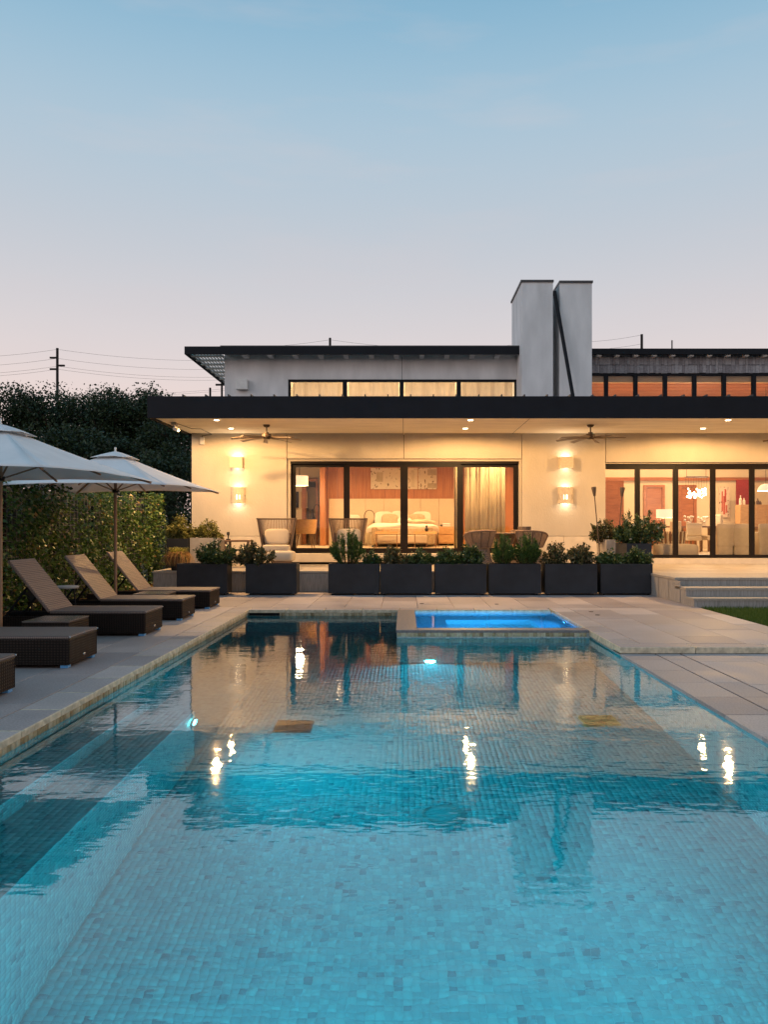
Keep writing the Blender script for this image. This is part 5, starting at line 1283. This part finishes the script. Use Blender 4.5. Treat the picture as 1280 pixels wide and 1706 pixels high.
# ------------------------------------------------------------------ vine fence and trees
fe = thing('vine_fence', 'tall wire fence covered in leafy green vine behind the loungers', 'fence', (-5.75, 12.5, 0))
for i in range(8):
    y = 6.5+i*1.65; MB().box(-5.80, -5.74, y-.03, y+.03, 0, 1.95).build('post', M['bronze'], fe, world=True)
s = MB()
for i in range(16): s.tube([(-5.72, 6.5, .15+i*.118), (-5.72, 18.05, .15+i*.118)], .003, 4)
for i in range(80): s.tube([(-5.72, 6.5+i*.146, .1), (-5.72, 6.5+i*.146, 1.95)], .003, 4)
s.build('wire_grid', M['screen_grey'], fe, world=True)
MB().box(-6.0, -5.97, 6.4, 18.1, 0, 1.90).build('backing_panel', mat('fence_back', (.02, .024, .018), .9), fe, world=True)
nl = 26000; Y = rng.uniform(6.4, 18.3, nl); Z = rng.uniform(.05, 2.06, nl)
den = .5+.28*np.sin(Y*2.1+1.3)+.25*np.sin(Y*5.3+Z*2.2)+.2*np.sin(Z*4+Y*1.7)
keep = rng.random(nl) < np.clip(den+.25, .12, 1); Y = Y[keep]; Z = Z[keep]; nl = len(Y)
th = .10+.10*np.sin(Y*3.1)*np.sin(Z*3.7+Y)
X = -5.72 + rng.uniform(-.12, .14, nl) + np.clip(th, 0, .2)
D = np.stack([rng.normal(.55, .5, nl), rng.normal(0, .6, nl), rng.normal(-.35, .6, nl)], 1)
L = rng.uniform(.05, .085, nl); v, f_ = leaves(np.stack([X, Y, Z], 1), D, L, L*rng.uniform(.5, .75, nl))
o = link('vine_foliage', fastmesh('vine_foliage', v, f_), M['leaf_vine'], fe, True); tag(o, kind='stuff')
# planting strip with leaf litter
tag(MB().box(-6.1, -5.3, 2.5, 18.2, -.02, .012).build('planting_strip', M['soil']), kind='structure')
nl = 2200; P = np.stack([rng.uniform(-5.75, -5.32, nl), rng.uniform(6, 18, nl), rng.uniform(.015, .04, nl)], 1); D = rng.normal(0, 1, (nl, 3)); D[:, 2] *= .2
v, f_ = leaves(P, D, rng.uniform(.03, .07, nl), rng.uniform(.02, .035, nl)); o = link('leaf_litter', fastmesh('leaf_litter', v, f_), M['straw'])
tag(o, 'dry fallen leaves along the foot of the vine fence', 'leaves', kind='stuff')

def tree(x, y, h_, sp, lab, n=7000, trunk=.26, leaf=.21, low=.03, grp='oak trees beyond the fence'):
    t = thing('oak_tree', lab, 'tree', (x, y, -.06), random.uniform(0, 6), grp)
    br = MB(); tips = []
    def grow(p, d, ln, r_, lv):
        q = p + d*ln; md = p+d*ln*.5+Vector((random.uniform(-1,1), random.uniform(-1,1), 0))*ln*.06
        br.tube([p, md, q], [r_, r_*.85, r_*.7], 6 if lv < 2 else 4, False)
        if lv >= 4: tips.append((q, lv)); return
        if lv >= 2: tips.append((md, lv)); tips.append((q, lv))
        for k in range(3 if lv < 2 else 2+(random.random() < .5)):
            nd = (d + Vector((random.uniform(-1,1), random.uniform(-1,1), random.uniform(-.35,.6)))*(.75+.1*lv)).normalized()
            if nd.z < -.15: nd.z = abs(nd.z)*.3; nd.normalize()
            grow(q, nd, ln*random.uniform(.62, .82), r_*.6, lv+1)
    grow(Vector((0, 0, 0)), Vector((random.uniform(-.1,.1), random.uniform(-.1,.1), 1)).normalized(), h_*.24, trunk, 0)
    A = np.array([list(q) for q, _ in tips]); zmax = A[:, 2].max(); rmax = np.abs(A[:, :2]).max()
    sz = (h_*.97)/zmax; sr = sp/rmax
    br.v = [(a*sr, b_*sr, c*sz) for a, b_, c in br.v]; A = A*np.array([sr, sr, sz])
    # skirts of foliage lower down so that the mass reads closed
    ex = rng.normal(0, .42, (len(A)//2, 3))*np.array([sp, sp, 0]); ex[:, 2] = rng.uniform(low*h_, h_*.75, len(ex)); A = np.concatenate([A, ex])
    idx = rng.integers(0, len(A), n); P = A[idx] + np.clip(rng.normal(0, 1, (n, 3)), -1.5, 1.5)*np.array([.36, .36, .27])*h_/7
    D = rng.normal(0, 1, (n, 3)); L = rng.uniform(.6, 1.25, n)*leaf; v, f_ = leaves(P, D, L, L*.6)
    br.build('trunk', M['bark'], t); link('crown', fastmesh('crown', v, f_), M['leaf_tree'], t)
    return t
TR = [(-31.5, 55, 10.9, 5.2, 'tall dark oak at the outer end of the treeline'), (-26.5, 53, 10.9, 4.6, 'dark oak in front of the tall utility pole'),
      (-23.2, 57, 11.6, 4.4, 'dark oak rising highest just behind the utility pole'), (-20.6, 55, 10.5, 3.8, 'dark oak at the dip in the treeline'),
      (-17.0, 54, 10.6, 3.4, 'dark oak touching the roof fascia corner'), (-14.5, 50, 8.0, 3.0, 'dark oak tucked behind the house corner'),
      (-24.0, 44, 6.9, 4.2, 'lower dark oak behind the first umbrella'), (-18.4, 43, 6.6, 4.0, 'lower dark oak behind the second umbrella'),
      (-13.6, 42, 5.8, 3.2, 'lower dark oak beside the house end wall'), (-36.5, 52, 10.4, 5, 'dark oak out beyond the first umbrella')]
for (x, y, h_, sp, lab) in TR: tree(x, y, h_, sp, lab, 15000)
shrub(-5.62, 18.9, 0, .9, .8, 1.5, 'gloss', 'dark shrub squeezed between vine fence and house corner', 1800)

# ------------------------------------------------------------------ utility poles and wires
def upole(p, ytop, d, lab, arms=True, r_=.10):
    t = thing('utility_pole', lab, 'utility pole', (px(p, d), d, -.06)); zt_ = pz(ytop, d)
    MB().tube([(px(p, d), d, -.06), (px(p, d), d, zt_)], [r_*1.2, r_], 8).build('pole', M['pole'], t, world=True)
    if arms:
        for k, yy in enumerate((596, 609, 615)):
            z = pz(yy, d); sd = (-1, 1, -1)[k]
            MB().box(px(p, d)+min(0, sd*.55), px(p, d)+max(0, sd*.55), d-.08, d+.08, z-.06, z+.06).build('crossarm', M['pole'], t, world=True)
    return t
upole(95, 580, 60, 'tall dark utility pole with short arms rising above the treeline')
upole(550, 563, 60, 'short pole tip showing above the bedroom wing roof', False, .09); upole(1070, 557, 60, 'utility pole tip with wires above the living room roof', False, .10); upole(1120.5, 567, 60, 'thin bare pole tip above the living room roof', False, .05)
upole(350, 646, 45, 'thin pole just above the black fascia near the slatted eave', False, .06); 
t = upole(369.5, 638, 45, 'slim pole with crossarm seen beside the slatted roof overhang', False, .06); MB().box(px(369.5, 45)-.35, px(369.5, 45)+.35, 44.95, 45.05, pz(641, 45)-.05, pz(641, 45)+.05).build('crossarm', M['pole'], t, world=True)
def wirel(a, b_, sag, grp, lab):
    a = Vector(a); b_ = Vector(b_); pts = []
    for i in range(17):
        u = i/16; p = a+(b_-a)*u; p.z -= sag*4*u*(1-u); pts.append(p)
    tag(MB().tube(pts, .009, 4, False).build('overhead_wire', M['wire']), lab, 'wire', grp)
for nth, y in zip(('topmost', 'second', 'third', 'lowest'), (582, 597, 610, 615)):
    z = pz(y, 60); wirel((px(95, 60), 60, z), (px(-260, 52), 52, pz(y+5, 52)), .5, 'wires running outward from tall pole', nth + ' thin wire running from tall pole away from the house')
    wirel((px(95, 60), 60, z), (px(560, 75), 75, pz(y-2, 75)), 1.0, 'wires running from tall pole behind the house', nth + ' thin wire running from tall pole behind the house')
for y in (637, 640): wirel((px(-200, 60), 60, pz(y+18, 60)), (px(500, 75), 75, pz(y-3, 75)), .8, 'low wires over the treeline', 'thin low wire passing just over the treetops')
wirel((px(550, 60), 60, pz(566, 60)), (px(330, 70), 70, pz(578, 70)), .3, 'wires above the bedroom roof', 'faint wire above the bedroom wing roof'); wirel((px(550, 60), 60, pz(566, 60)), (px(860, 70), 70, pz(574, 70)), .5, 'wires above the bedroom roof', 'faint wire above the bedroom wing roof')
wirel((px(1070, 60), 60, pz(558, 60)), (px(900, 66), 66, pz(568, 66)), .3, 'wires between chimney and pole', 'faint wire between the chimney and pole tip'); wirel((px(1070, 60), 60, pz(573, 60)), (px(900, 66), 66, pz(580, 66)), .3, 'wires between chimney and pole', 'faint wire between the chimney and pole tip')
